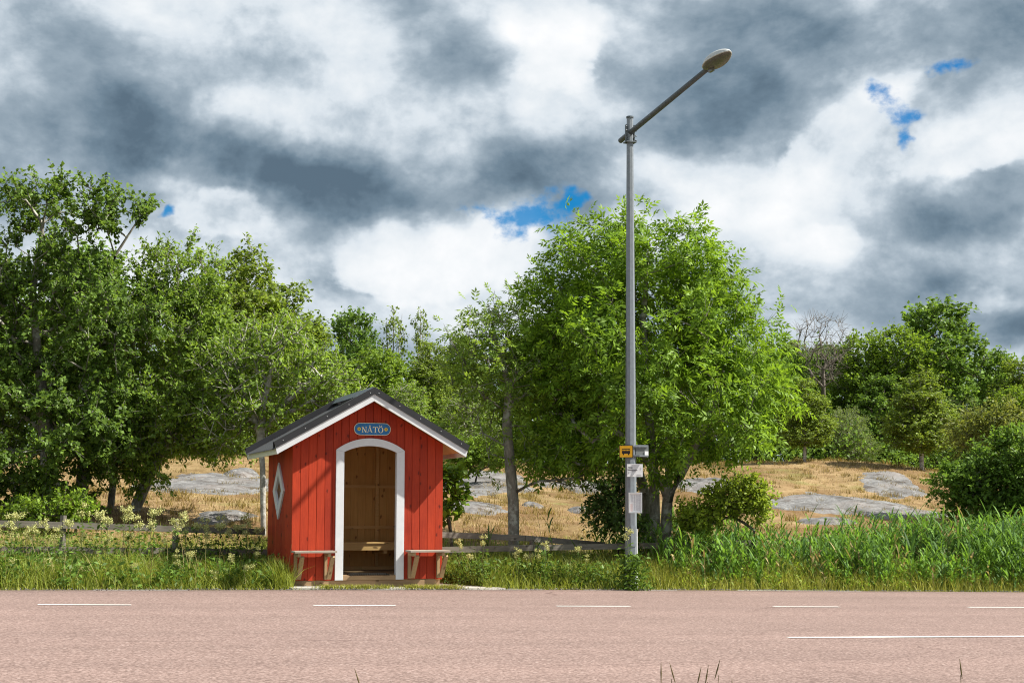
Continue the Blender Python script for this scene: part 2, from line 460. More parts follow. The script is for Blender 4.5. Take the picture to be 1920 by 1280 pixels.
def asphalt():
    m, T, b = new_mat('red_granite_asphalt')
    tc = T.new('ShaderNodeTexCoord').outputs['Object']
    v = T.new('ShaderNodeTexVoronoi'); v.inputs['Scale'].default_value = 42.; T.put(v.inputs['Vector'], tc)
    v2 = T.new('ShaderNodeTexVoronoi'); v2.inputs['Scale'].default_value = 95.; T.put(v2.inputs['Vector'], tc)
    c = T.ramp(v.outputs['Color'], [(0, (.090, .060, .052)), (.25, (.172, .118, .103)), (.60, (.240, .168, .148)), (.85, (.305, .225, .202)), (1, (.43, .35, .32))])
    c2 = T.ramp(v2.outputs['Color'], [(0, (.095, .064, .055)), (.5, (.222, .155, .136)), (1, (.35, .26, .235))])
    c = T.mix(.4, c, c2)
    dk = T.mapr(v.outputs['Distance'], .45, .75, 0, .55)
    c = T.mix(dk, c, (.085, .055, .046))
    # small dark bitumen pits
    pit = T.mapr(T.noise(tc, 28., 3, .7), .66, .72)
    c = T.mix(T.m('MULTIPLY', pit, .65), c, (.07, .045, .04))
    # wear: long streaks along the traffic and paler/darker patches
    st = T.noise(T.vm('MULTIPLY', tc, (.05, 1.1, 1)), 1.3, 5, .55)
    pa = T.noise(tc, .45, 4, .6)
    k = T.m('ADD', T.m('MULTIPLY', T.m('SUBTRACT', st, .5), .34), T.m('MULTIPLY', T.m('SUBTRACT', pa, .5), .30))
    trk = T.noise(T.vm('MULTIPLY', tc, (.012, .55, 1)), 1.0, 3, .5)
    k = T.m('ADD', k, T.m('MULTIPLY_ADD', T.m('SUBTRACT', trk, .5), .55, 1.03))
    c = T.vm('MULTIPLY', c, (1, 1, 1)); sc = c.node
    mul = T.new('ShaderNodeVectorMath', operation='SCALE'); T.put(mul.inputs[0], c); T.put(mul.inputs['Scale'], k)
    c = mul.outputs[0]
    # fine cracks that run mostly lengthwise, only in some stretches
    cr = T.new('ShaderNodeTexVoronoi', feature='DISTANCE_TO_EDGE'); cr.inputs['Scale'].default_value = .55
    T.put(cr.inputs['Vector'], T.vm('ADD', T.vm('MULTIPLY', tc, (.32, 1.1, 1)), T.vm('MULTIPLY', T.noise(tc, 1.2, 5, .65, col=True), (.3, .25, 0))))
    cm = T.m('MULTIPLY', T.mapr(cr.outputs['Distance'], .0, .006, 1, 0), T.mapr(T.noise(tc, .5, 3), .45, .6))
    c = T.mix(T.m('MULTIPLY', cm, .7), c, (.09, .055, .048))
    spo = T.new('ShaderNodeSeparateXYZ'); T.put(spo.inputs[0], tc)
    wob = T.m('MULTIPLY_ADD', T.m('SUBTRACT', T.noise(tc, 1.1, 5, .6), .5), .10, T.m('ADD', spo.outputs[1], 9.63))
    seam = T.m('MULTIPLY', T.mapr(T.m('ABSOLUTE', wob), .006, .022, 1, 0), T.mapr(T.noise(tc, 2., 3), .4, .55))
    c = T.mix(T.m('MULTIPLY', seam, .6), c, (.07, .045, .04))
    T.put(b.inputs['Base Color'], c); b.inputs['Roughness'].default_value = .92; b.inputs['Specular IOR Level'].default_value = .2
    bp = T.new('ShaderNodeBump'); bp.inputs['Strength'].default_value = .28; bp.inputs['Distance'].default_value = .006
    T.put(bp.inputs['Height'], T.m('SUBTRACT', 1., v.outputs['Distance'])); T.put(b.inputs['Normal'], bp.outputs[0])
    return m
M['asphalt'] = asphalt()
def linepaint():
    m, T, b = new_mat('worn_white_line_paint')
    tc = T.new('ShaderNodeTexCoord').outputs['Object']
    n = T.noise(tc, 30., 5, .7)
    n2 = T.noise(tc, 2.5, 3, .6)
    f = T.mapr(T.m('ADD', n, T.m('MULTIPLY', T.m('SUBTRACT', n2, .5), .4)), .58, .68)
    T.put(b.inputs['Base Color'], T.mix(f, (.62, .61, .58), (.30, .21, .185))); b.inputs['Roughness'].default_value = .8
    return m
M['paint_line'] = linepaint()
def granite():
    m, T, b = new_mat('grey_granite')
    tc = T.new('ShaderNodeTexCoord').outputs['Object']
    n = T.noise(tc, 1.1, 8, .68, .4)
    c = T.ramp(n, [(.25, (.065, .062, .060)), (.42, (.125, .122, .120)), (.55, (.185, .183, .182)), (.7, (.24, .235, .23))])
    l = T.noise(tc, 7., 6, .7)
    c = T.mix(T.mapr(l, .55, .62, 0, .6), c, (.30, .305, .30))
    dk = T.noise(T.vm('MULTIPLY', tc, (.35, 1, 1)), 3.2, 6, .7)
    c = T.mix(T.mapr(dk, .52, .62, 0, .85), c, (.06, .05, .042))
    pk = T.noise(tc, .7, 3)
    c = T.mix(T.mapr(pk, .5, .7, 0, .35), c, (.20, .155, .13))
    T.put(b.inputs['Base Color'], c); b.inputs['Roughness'].default_value = .9; b.inputs['Specular IOR Level'].default_value = .2
    bp = T.new('ShaderNodeBump'); bp.inputs['Strength'].default_value = .9; bp.inputs['Distance'].default_value = .08
    T.put(bp.inputs['Height'], T.m('ADD', n, dk)); T.put(b.inputs['Normal'], bp.outputs[0])
    return m
M['granite'] = granite()
def soil():
    m, T, b = new_mat('ground_soil_and_dry_turf')
    at_ = T.new('ShaderNodeAttribute', attribute_name='dry')
    tc = T.new('ShaderNodeTexCoord').outputs['Object']
    n = T.noise(tc, 1.3, 7, .7); n2 = T.noise(tc, 9., 5, .7)
    f = T.m('ADD', T.m('MULTIPLY', n, .6), T.m('MULTIPLY', n2, .4))
    dry = T.ramp(f, [(.3, (.085, .054, .028)), (.43, (.19, .122, .058)), (.55, (.28, .195, .100)), (.70, (.36, .275, .160))])
    big = T.noise(tc, .35, 5, .6)
    dry = T.mix(T.mapr(big, .46, .58, 0, .8), dry, T.mix(n2, (.07, .04, .02), (.20, .115, .05)))
    dry = T.mix(T.mapr(T.noise(tc, .6, 4, .6), .57, .68, 0, .6), dry, (.16, .16, .05))
    gre = T.ramp(f, [(.3, (.035, .05, .012)), (.55, (.085, .105, .025)), (.75, (.16, .15, .05))])
    T.put(b.inputs['Base Color'], T.mix(at_.outputs['Fac'], gre, dry)); b.inputs['Roughness'].default_value = .95
    b.inputs['Specular IOR Level'].default_value = .1
    bp = T.new('ShaderNodeBump'); bp.inputs['Strength'].default_value = .8; bp.inputs['Distance'].default_value = .06
    T.put(bp.inputs['Height'], f); T.put(b.inputs['Normal'], bp.outputs[0])
    return m
M['soil'] = soil()

M['leaf_alder'] = leafmat('alder_leaves', (.055, .102, .020), (.150, .218, .042), .44)
M['leaf_ash'] = leafmat('ash_leaves', (.080, .155, .018), (.205, .300, .030), .44)
M['leaf_elm'] = leafmat('light_tree_leaves', (.090, .160, .025), (.225, .300, .050), .44)
M['leaf_birch'] = leafmat('birch_leaves', (.085, .140, .020), (.215, .265, .038), .44)
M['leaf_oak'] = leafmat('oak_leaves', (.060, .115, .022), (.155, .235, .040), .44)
M['leaf_maple'] = leafmat('maple_leaves', (.085, .150, .018), (.200, .275, .032), .44)
M['leaf_willow'] = leafmat('willow_leaves', (.085, .125, .036), (.175, .220, .065), .44)
M['leaf_dark'] = leafmat('dark_shrub_leaves', (.040, .080, .020), (.095, .145, .034), .44)
M['leaf_yellow'] = leafmat('yellow_green_leaves', (.140, .205, .022), (.270, .320, .042), .44)
M['leaf_rust'] = leafmat('rusty_leaves', (.10, .125, .028), (.19, .200, .045), .44)
M['grass'] = leafmat('verge_grass', (.105, .150, .020), (.270, .275, .052), .35, .5)
M['grass_low'] = leafmat('verge_edge_grass', (.150, .175, .028), (.350, .310, .080), .3, .55)
M['herb'] = leafmat('verge_herb_leaves', (.040, .085, .014), (.120, .180, .030), .3)
M['reed'] = leafmat('reed_leaves', (.070, .150, .022), (.170, .275, .045), .4, .6, .15)
M['reed_old'] = leafmat('older_reed_leaves', (.050, .105, .030), (.105, .180, .050), .35, .6, .15)
M['reed_dark'] = leafmat('dark_reed_leaves', (.030, .060, .018), (.075, .12, .03), .25, .45)  # darker green of the single reeds
M['dry'] = leafmat('dry_grass', (.18, .120, .056), (.38, .275, .155), .3, .7, .1)
M['tussock'] = leafmat('tussock_grass', (.12, .085, .03), (.27, .185, .07), .3, .7, .1)
M['cream_flower'] = leafmat('cream_florets', (.44, .40, .17), (.50, .47, .25), .25, .7, .1)
M['stalk'] = plain('flower_stalk', (.10, .13, .035), .7)
M['dark_stalk'] = plain('dark_dry_stalk', (.12, .085, .03), .8, 0, .4, 12)
M['bark_dark'] = barkmat('dark_bark', (.050, .042, .032), (.16, .14, .11), 10, .3, (.24, .25, .21))
M['bark_grey'] = barkmat('grey_lichen_bark', (.12, .11, .09), (.30, .28, .24), 10, .4, (.40, .41, .36))
M['bark_pale'] = barkmat('pale_bark', (.20, .18, .15), (.42, .40, .36), 9, .8, (.5, .5, .46))
M['bark_birch'] = barkmat('birch_bark', (.14, .12, .10), (.58, .55, .50), 5, 1.6, None)
M['bark_dead'] = barkmat('dead_wood', (.10, .085, .07), (.22, .19, .16), 10, .3, None)

# ------------------------------------------------------------------ the setting: ground, road, rocks
def dryness(x, y):
    u, v = UV(x, y)
    return np.clip(np.interp(v, [3.4, 5.4], [0, 1]) + fbm(np.asarray(x)*.5, np.asarray(y)*.5, 3)*.6*(v > 2) - np.interp(v, [31, 40], [0, .9]), 0, 1)*(v > 2.2)

def build_ground():
    us = np.unique(np.round(np.concatenate([[-1500, -700, -300, -150], np.arange(-90, -30, 3), np.arange(-30, 30, .35), np.arange(30, 90, 3), [150, 300, 700, 1500]]), 3))
    vs = np.unique(np.round(np.concatenate([[-1200, -500, -200, -90], np.arange(-60, -24, 3), np.arange(-24, 2, .5), np.arange(2, 42, .33), np.arange(42, 90, 2.5), [120, 200, 400, 800, 1600]]), 3))
    U, V_ = np.meshgrid(us, vs, indexing='ij')
    X = OX + U*RU[0] + V_*RV[0]; Y = OY + U*RU[1] + V_*RV[1]
    Z = ground(X, Y)
    n, m = U.shape
    idx = np.arange(n*m).reshape(n, m)
    f = np.stack([idx[:-1, :-1], idx[1:, :-1], idx[1:, 1:], idx[:-1, 1:]], -1).reshape(-1, 4)
    o = np_obj('ground', np.stack([X, Y, Z], -1).reshape(-1, 3), [f], M['soil'], smooth=True)
    a = o.data.attributes.new('dry', 'FLOAT', 'POINT')
    a.data.foreach_set('value', dryness(X, Y).ravel().astype(np.float32))
    tag(o, 'dry grassy ground rising behind the verge to the trees', None, None, 'structure')
build_ground()

def road_z(u, v): return base_slope(u) + .012 - .0008*(v+9.6)**2*.25
def build_road():
    us = np.concatenate([[-300, -120, -60], np.arange(-30, 30.01, .12), [60, 120, 300]])
    rows = []
    ev = edge_v(us) + .07*fbm(us*.9, us*0+3, 4) + .05*fbm(us*6, us*0+9, 3)
    for t in np.linspace(0, 1, 15):
        rows.append(ev + (NEAR_V-ev)*t)
    Vv = np.stack(rows, 1); U = np.repeat(us[:, None], Vv.shape[1], 1)
    Z = road_z(U, Vv)
    X = np.concatenate([U, us[:, None]], 1); Yv = np.concatenate([Vv, ev[:, None]+.02], 1); Zz = np.concatenate([Z, Z[:, :1]-.06], 1)
    n, m = U.shape
    V = np.stack([U, Vv, Z], -1).reshape(-1, 3)
    skirt = np.stack([us, ev+.03, Z[:, 0]-.07], -1)
    idx = np.arange(n*m).reshape(n, m)
    f = np.stack([idx[:-1, :-1], idx[:-1, 1:], idx[1:, 1:], idx[1:, :-1]], -1).reshape(-1, 4)
    so_ = n*m + np.arange(n)
    f2 = np.stack([idx[:-1, 0], idx[1:, 0], so_[1:], so_[:-1]], -1)
    o = np_obj('road', np.concatenate([V, skirt]), [f, f2], M['asphalt'], smooth=True)
    o.location = (OX, OY, 0); o.rotation_euler = (0, 0, ROT)
    tag(o, 'pinkish red granite asphalt road with a bus bay', None, None, 'structure')
    def stripe(name, u0, u1, vc, w, rag=.0):
        n_ = max(2, int((u1-u0)/.15)); uu = np.linspace(u0, u1, n_)
        r = np.random.RandomState(int(u0*10) % 97)
        a = np.stack([uu, vc+w/2+rag*(r.rand(n_)-.5), road_z(uu, vc)+.005], -1); b_ = np.stack([uu, vc-w/2+rag*(r.rand(n_)-.5), road_z(uu, vc)+.005], -1)
        i = np.arange(n_-1)
        np_obj(name, np.concatenate([a, b_]), [np.stack([i+n_, i+1+n_, i+1, i], -1)], M['paint_line'], o)
    for k in range(-3, 8):
        u0 = -5.12 + 3.25*k
        stripe('lane_dash', u0, u0+1.06, -4.70, .105, .01)
    stripe('centre_line', 1.94, 26, -9.63, .115, .012)
    for (a, b_) in [(-4.3, -2.9), (-0.2, .35), (1.5, 3.0), (3.6, 5.4), (6.6, 9.2)]:
        uu = np.arange(a, b_, .15); ee = edge_v(uu)-.06; n_ = len(uu)
        A = np.stack([uu, ee+.03+.03*fbm(uu*5, uu*0, 2), road_z(uu, ee)+.005], -1); B_ = np.stack([uu, ee-.03+.03*fbm(uu*5+9, uu*0, 2), road_z(uu, ee)+.005], -1); i = np.arange(n_-1)
        np_obj('edge_line', np.concatenate([A, B_]), [np.stack([i+n_, i+1+n_, i+1, i], -1)], M['paint_line'], o)
build_road()

def outcrop(px, py, hw, depth, h, label, seed, tilt=0.):
    p = hit(px, py); D = p[1]; rx = hw*D/F; ry = depth/2
    nr, na = 26, 84
    r = np.linspace(0, 1, nr)[:, None]; a = np.linspace(0, 2*np.pi, na, endpoint=False)[None, :]
    wob = 1 + .6*fbm(np.cos(a)*1.3+seed*5.1, np.sin(a)*1.3+seed*3.3, 3)*2
    X = r*np.cos(a)*rx*wob; Y = r*np.sin(a)*ry*wob
    wx, wy = p[0]+X, p[1]+Y
    prof = h*(1-r**2.2)*(1+0*a)
    det = fbm(wx*.8+seed*3, wy*1.1, 5)*1.7*h*(1-r**4) + .10*np.abs(fbm(wx*2.6+seed, wy*3.4, 4))
    Z = ground(wx, wy) + prof + det - .10*r**3 - .02
    V = np.stack([X, Y, Z-p[2]], -1).reshape(-1, 3)
    idx = np.arange(nr*na).reshape(nr, na)
    f = np.stack([idx[:-1], np.roll(idx, -1, 1)[:-1], np.roll(idx, -1, 1)[1:], idx[1:]], -1).reshape(-1, 4)[:, ::-1]
    o = np_obj('rock_outcrop', V, [f], M['granite'], smooth=True); o.location = p
    tag(o, label, 'rock', 'granite outcrops on the slope')
outcrop(390, 915, 190, 9.0, .11, 'long grey granite slab left of the red shelter', 1)
outcrop(455, 893, 36, 1.6, .16, 'small rough rock on top of the left granite slab', 2)
outcrop(910, 908, 130, 9.5, .14, 'broad grey granite slab between shelter and thin trunk', 3)
outcrop(890, 955, 75, 2.6, .12, 'low pale rock just right of the shelter wall', 4)
outcrop(1075, 915, 85, 4.2, .13, 'flat grey rock behind the leafless horizontal branch', 5)
outcrop(1095, 960, 34, .9, .12, 'little round stone in dry grass left of the pole', 6)
outcrop(1000, 950, 32, 1.0, .12, 'little pale stone right of the thin trunk', 7)
outcrop(1590, 945, 180, 6.0, .11, 'wide pale granite slab behind the reeds', 8)
outcrop(1670, 908, 95, 7.5, .07, 'upper pale granite patch in the dry grass at right', 9)
outcrop(1550, 982, 70, 1.0, .12, 'pale stone half hidden in the reeds', 10)
outcrop(420, 972, 80, 1.6, .12, 'low whitish rock behind the left fence', 11)
outcrop(1320, 910, 80, 4.0, .15, 'grey rock seen under the crown of the big ash', 12)

def slab():
    mb = MB()
    # the apron keeps close to the shelter and widens to the right
    pts = [(-1.35, -.66), (-.6, -.62), (.5, -.50), (1.75, -.34), (2.25, -.22), (1.95, .75), (1.6, 2.4), (-1.4, 2.4)]
    n = len(pts)
    v = [(x, y, .016-.0221*x) for x, y in pts] + [(x, y, -.12-.0221*x) for x, y in pts]
    f = [tuple(range(n))] + [(i, n+i, n+(i+1) % n, (i+1) % n) for i in range(n)]
    mb.add(v, f)
    o = mb.build('concrete_slab', M['concrete']); o.location = (OX, OY, 0); o.rotation_euler = (0, 0, ROT)
    tag(o, 'pale concrete slab under the red shelter', None, None, 'structure')
slab()

# ------------------------------------------------------------------ the red bus shelter
HW, DEP, OF, EV, OB = 1.238, 2.11, .302, .30, .344
ZA, TP = 2.954, .563
SEC = math.sqrt(1+TP*TP)
def roof_line(x): return ZA - TP*abs(x)
def arc_z(x, c, zs, rise):
    R = (c*c+rise*rise)/(2*rise)
    return zs + rise - R + math.sqrt(max(R*R-x*x, 0))

def build_shelter():
    root = empty('bus_shelter', (OX, OY, 0), ROT)
    tag(root, 'small red wooden bus shelter with arched white doorway and black roof', 'bus shelter')
    rnd = random.Random(3)
    XC = .02
    # ---- front wall
    fr = MB()
    fr.box(-HW+.03, -HW+.08, .026, .08, .13, roof_line(HW)-.0)
    fr.box(HW-.08, HW-.03, .026, .08, .13, roof_line(HW)-.0)
    fr.box(XC-.56, XC-.50, .026, .10, .19, 2.2); fr.box(XC+.50, XC+.56, .026, .10, .19, 2.2)
    fr.box(XC-.56, XC+.56, .026, .08, 2.33, 2.40)
    front = fr.build('front_wall', M['pine'], root)
    n = 19; w = 2*HW/n
    for i in range(n):
        x0 = -HW+i*w+.0014; x1 = x0+w-.0028
        top = lambda x: roof_line(x)+.045
        poly_top = [(x1, top(x1))] + ([(0, top(0))] if x0 < 0 < x1 else []) + [(x0, top(x0))]
        jit = rnd.uniform(-.0015, .0015); zb = .118+rnd.uniform(-.006, .006)
        c = .50
        a, b = x0-XC, x1-XC
        if b <= -c or a >= c:
            polys = [[(x0, zb), (x1, zb)] + poly_top]
        else:
            xs = [x for x in np.linspace(max(a, -c), min(b, c), 4)]
            bot = [(x+XC, arc_z(x, c, 2.16, .15)) for x in xs]
            if a < -c: bot = [(x0, zb), (-c+XC-.0, zb)] + bot
            if b > c: bot = bot + [(c+XC, zb), (x1, zb)]
            polys = [bot + poly_top]
        mb = MB()
        for pl in polys: mb.prism(pl, jit, .024, .005)
        mb.build('plank', M['red'], front)
    # ---- side and back walls
    YC, ZC, HO, HI = DEP/2, 1.536, .4645, .27
    def side(sgn, name):
        f = MB()
        xi = sgn*(HW-.024)
        for y in (.10, .62, 1.48, DEP-.10): f.box(min(xi, xi-sgn*.05), max(xi, xi-sgn*.05), y-.03, y+.03, .19, 2.20)
        for z in (.93, 2.20): f.box(min(xi, xi-sgn*.048), max(xi, xi-sgn*.048), .14, DEP-.14, z-.03, z+.03)
        wall = f.build(name, M['pine'], root)
        m = 16; ww = (DEP-.05)/m; hm = .36
        for i in range(m):
            y0 = .026+i*ww+.0006; y1 = y0+ww-.0012; zb = .12+rnd.uniform(-.006, .006); zt = roof_line(HW)+.04
            def dz(y): return max(0., hm-abs(y-YC))
            if y1 < YC-hm or y0 > YC+hm:
                polys = [[(y0, zb), (y1, zb), (y1, zt), (y0, zt)]]
            else:
                ys = sorted({y0, y1} | {y for y in (YC-hm, YC, YC+hm) if y0 < y < y1})
                polys = [[(y0, zb), (y1, zb)] + [(y, ZC-dz(y)-.0005) for y in reversed(ys)],
                         [(y, ZC+dz(y)+.0005) for y in ys] + [(y1, zt), (y0, zt)]]
            mb = MB()
            for pl in polys:
                for (d0, d1, mi, ch) in ((0., .012, 0, .004), (.0122, .024, 1, 0.)):
                    mb.cur = mi
                    mb.prism(pl, sgn*(HW-d0), sgn*(HW-d1), 0., 'x')
            o = mb.build('plank', [M['red'], M['pine']], wall)
        # diamond window
        def ring(a, b_, d0, d1, mat, name_, par):
            mb = MB()
            for k in range(4):
                c0 = [(1, 0), (0, 1), (-1, 0), (0, -1)][k]; c1 = [(0, 1), (-1, 0), (0, -1), (1, 0)][k]
                mb.prism([(YC+c0[0]*a, ZC+c0[1]*a), (YC+c1[0]*a, ZC+c1[1]*a), (YC+c1[0]*b_, ZC+c1[1]*b_), (YC+c0[0]*b_, ZC+c0[1]*b_)], sgn*d0, sgn*d1, 0., 'x')
            return mb.build(name_, mat, par)
        pane = MB(); g = HI+.03
        pane.prism([(YC+g, ZC), (YC, ZC+g), (YC-g, ZC), (YC, ZC-g)], sgn*(HW-.010), sgn*(HW-.014), 0., 'x')
        wnd = ring(HO, HI, HW+.030, HW+.002, M['white'], 'window', root)
        ring(HI+.03, HI-.004, HW+.001, HW-.008, M['white'], 'window_lining', wnd)
        pane.build('pane', M['glass'], wnd)
        wnd['label'] = 'white framed diamond window'
    side(-1, 'side_wall'); side(1, 'side_wall')
    bk = MB(); yb = DEP-.026
    bk.box(.63, .69, yb-.05, yb, .26, 2.55)
    bk.box(-.62, -.56, yb-.05, yb, .26, 2.55)
    for z in (1.635, .925): bk.box(-HW+.05, HW-.05, yb-.045, yb-.001, z-.025, z+.025)
    bk.box(-HW+.05, HW-.05, yb-.06, yb-.001, .19, .25)
    back = bk.build('back_wall', M['pine_x'], root)
    for i in range(n):
        x0 = -HW+i*w+.0006; x1 = x0+w-.0012
        top = lambda x: roof_line(x)+.045
        pl = [(x0, .12), (x1, .12), (x1, top(x1))] + ([(0, top(0))] if x0 < 0 < x1 else []) + [(x0, top(x0))]
        mb = MB(); mb.cur = 0; mb.prism(pl, DEP-.024, DEP-.0122, .003); mb.cur = 1; mb.prism(pl, DEP-.012, DEP)
        mb.build('plank', [M['pine'], M['red']], back)
    # ---- door frame
    dfm = MB()
    XO, XI = .5625, .432
    def arcpts(c, zs, rise, k=18): return [(XC+x, arc_z(x, c, zs, rise)) for x in np.linspace(-c, c, k)]
    outer = arcpts(XO, 2.184, .19); inner = arcpts(XI, 2.15, .102)
    for k in range(17):
        dfm.prism([outer[k], outer[k+1], inner[k+1], inner[k]], -.030, -.001)
    frame = dfm.build('door_frame', M['white'], root)
    for sgn in (-1, 1):
        j = MB(); zb = .118
        j.prism([(XC+sgn*XI, zb), (XC+sgn*XO, zb), (XC+sgn*XO, 2.182), (XC+sgn*XI, 2.148)], -.0305, -.001, .003)
        j.build('jamb', M['white'], frame)
        l = MB()
        l.box(*sorted((XC+sgn*(XI+.012), XC+sgn*(XI+.036))), .0, .11, .19, 2.15)
        l.build('lining', M['white'], frame)
    # ---- floor, sill
    fl = MB()
    fl.box(-HW+.03, HW-.03, .03, DEP-.03, .10, .150)
    floor = fl.build('floor', M['pine_x'], root)
    for k in range(14):
        y0 = .012+k*.146; b = MB(); b.box(-HW+.032+.0*k, HW-.032, y0+.001, y0+.143, .152, .188+rnd.uniform(-.001, .001)); b.build('floor_board', M['sill'], floor)
    sl = MB()
    sl.box(-HW+.012, HW-.10, .006, .10, -.015, .114); sl.box(-HW+.012, -HW+.09, .104, DEP-.01, -.015, .114); sl.box(HW-.09, HW-.012, .104, DEP-.01, -.015, .114)
    sl.box(-HW+.012, HW-.012, DEP-.008-.09, DEP-.008, -.015, .113)
    sl.build('sill_beam', M['sill'], root)
    st = MB(); st.box(XC-.50, XC+.50, -.020, .010, .118, .186); st.build('threshold', M['sill'], root)
    # ---- bench inside
    ib = MB(); ib.box(-HW+.03, HW-.03, 1.40, 1.428, .545, .655)
    ib.box(-.62, -.56, 1.44, 2.03, .49, .65); ib.box(.63, .69, 1.44, 2.03, .49, .65)
    ibo = ib.build('inside_bench', M['pine_x'], root)
    for k in range(4):
        b = MB(); b.box(-HW+.03, HW-.03, 1.385+k*.155, 1.53+k*.155, .657, .682); b.build('seat_board', M['pine_x'], ibo)
    # ---- outside benches
    for (x0, x1) in ((-1.245, -.585), (.605, 1.265)):
        b = MB(); b.box(x0, x1, -.355, -.19, .560, .590); bo = b.build('outside_bench', M['weather'], root)
        b = MB(); b.box(x0+.003, x1-.002, -.184, -.034, .561, .589); b.build('seat_board', M['weather'], bo)
        for x in (x0+.07, x1-.11):
            k = MB()
            k.box(x-.022, x+.022, -.068, -.001, .135, .556)
            k.box(x-.022, x+.022, -.33, -.070, .498, .557)
            k.beam((x+.05, -.31, .50), (x+.05, -.045, .15), .045, .065, (1, 0, 0))
            k.build('bracket', M['weather_z'], bo)
    # ---- roof
    y0, y1 = -OF, DEP+OB
    xe = HW+EV
    roof = None
    for sgn in (-1, 1):
        d = MB()
        d.prism([(0.0005*sgn, ZA+.055), (sgn*(xe-.03), roof_line(xe-.03)+.055), (sgn*(xe-.03), roof_line(xe-.03)+.088), (0.0005*sgn, ZA+.088)], y0+.025, y1-.025)
        dk = d.build('roof', M['pine'], root)
        # ribbed sheet
        per = .095; ny = int((y1-y0-.02)/per); prof = []
        for k in range(ny):
            b0 = y0+.01+k*per
            prof += [(b0, 0.), (b0+per*.42, 0.), (b0+per*.52, .016), (b0+per*.88, .016)]
        prof.append((y0+.01+ny*per, 0.))
        V = []; Fc = []
        NX = 2
        for j in range(NX):
            x = [.0, xe+.045][j]
            for (yy, hh) in prof: V.append((sgn*x, yy, roof_line(x)+.098+(.075 if False else 0)+hh))
        m = len(prof)
        for k in range(m-1): Fc.append((k, k+1, m+k+1, m+k) if sgn < 0 else (k, m+k, m+k+1, k+1))
        mb = MB(); mb.add(V, Fc); mb.build('roof_sheet', M['roof_metal'], dk)
        # bargeboards, verge trims
        for (ya, yb_, yt) in ((y0, y0+.024, y0-.016), (y1-.024, y1, y1+.004)):
            b = MB(); pl = [(sgn*.0006, ZA), (sgn*xe, roof_line(xe)), (sgn*(xe+.028), roof_line(xe)+.13), (sgn*.0006, ZA+.145)]
            b.prism(pl, ya, yb_, .0); b.build('bargeboard', M['white'], dk)
            t = MB(); pl = [(sgn*.0006, ZA+.108), (sgn*(xe+.02), roof_line(xe+.02)+.108), (sgn*(xe+.055), roof_line(xe+.055)+.215), (sgn*.0006, ZA+.220)]
            t.prism(pl, yt, yt+.012)
            # flange folded over the roof edge
            yf0, yf1 = (yt, yt+.11) if ya == y0 else (yt-.09, yt+.012)
            t.prism([(sgn*.0006, ZA+.2205), (sgn*(xe+.055), roof_line(xe+.055)+.2155), (sgn*(xe+.055), roof_line(xe+.055)+.2185), (sgn*.0006, ZA+.2245)], yf0, yf1)
            t.prism([(sgn*.0006, ZA+.118), (sgn*(xe+.05), roof_line(xe+.05)+.118), (sgn*(xe+.05), roof_line(xe+.05)+.2154), (sgn*.0006, ZA+.2204)], (yf1-.003 if ya == y0 else yf0), (yf1 if ya == y0 else yf0+.003))
            tr = t.build('verge_trim', M['black_metal'], dk)
            if ya == y0:
                for k in range(5):
                    x = .07+k*.345
                    s_ = MB(); c = (sgn*x, yt-.004, roof_line(x)+.165); s_.tube([c, (c[0], yt+.002, c[2])], .008, 8); s_.build('screw', M['screw'], tr)
        fa = MB(); fa.box(*sorted((sgn*(xe-.026), sgn*(xe-.002))), y0+.026, y1-.026, roof_line(xe)+.002, roof_line(xe)+.105)
        fa.build('fascia', M['cream'], dk)
    rc = MB()
    for sgn in (-1, 1):
        rc.prism([(sgn*.0, ZA+.232), (sgn*.09, roof_line(.09)+.228-.05), (sgn*.09, roof_line(.09)+.232-.05), (0., ZA+.236)], y0+.10, y1-.1)
    rc.build('ridge_cap', M['galv'], root)  # paler than the roof sheet: the sky's reflection is put into its colour
    return root
build_shelter()

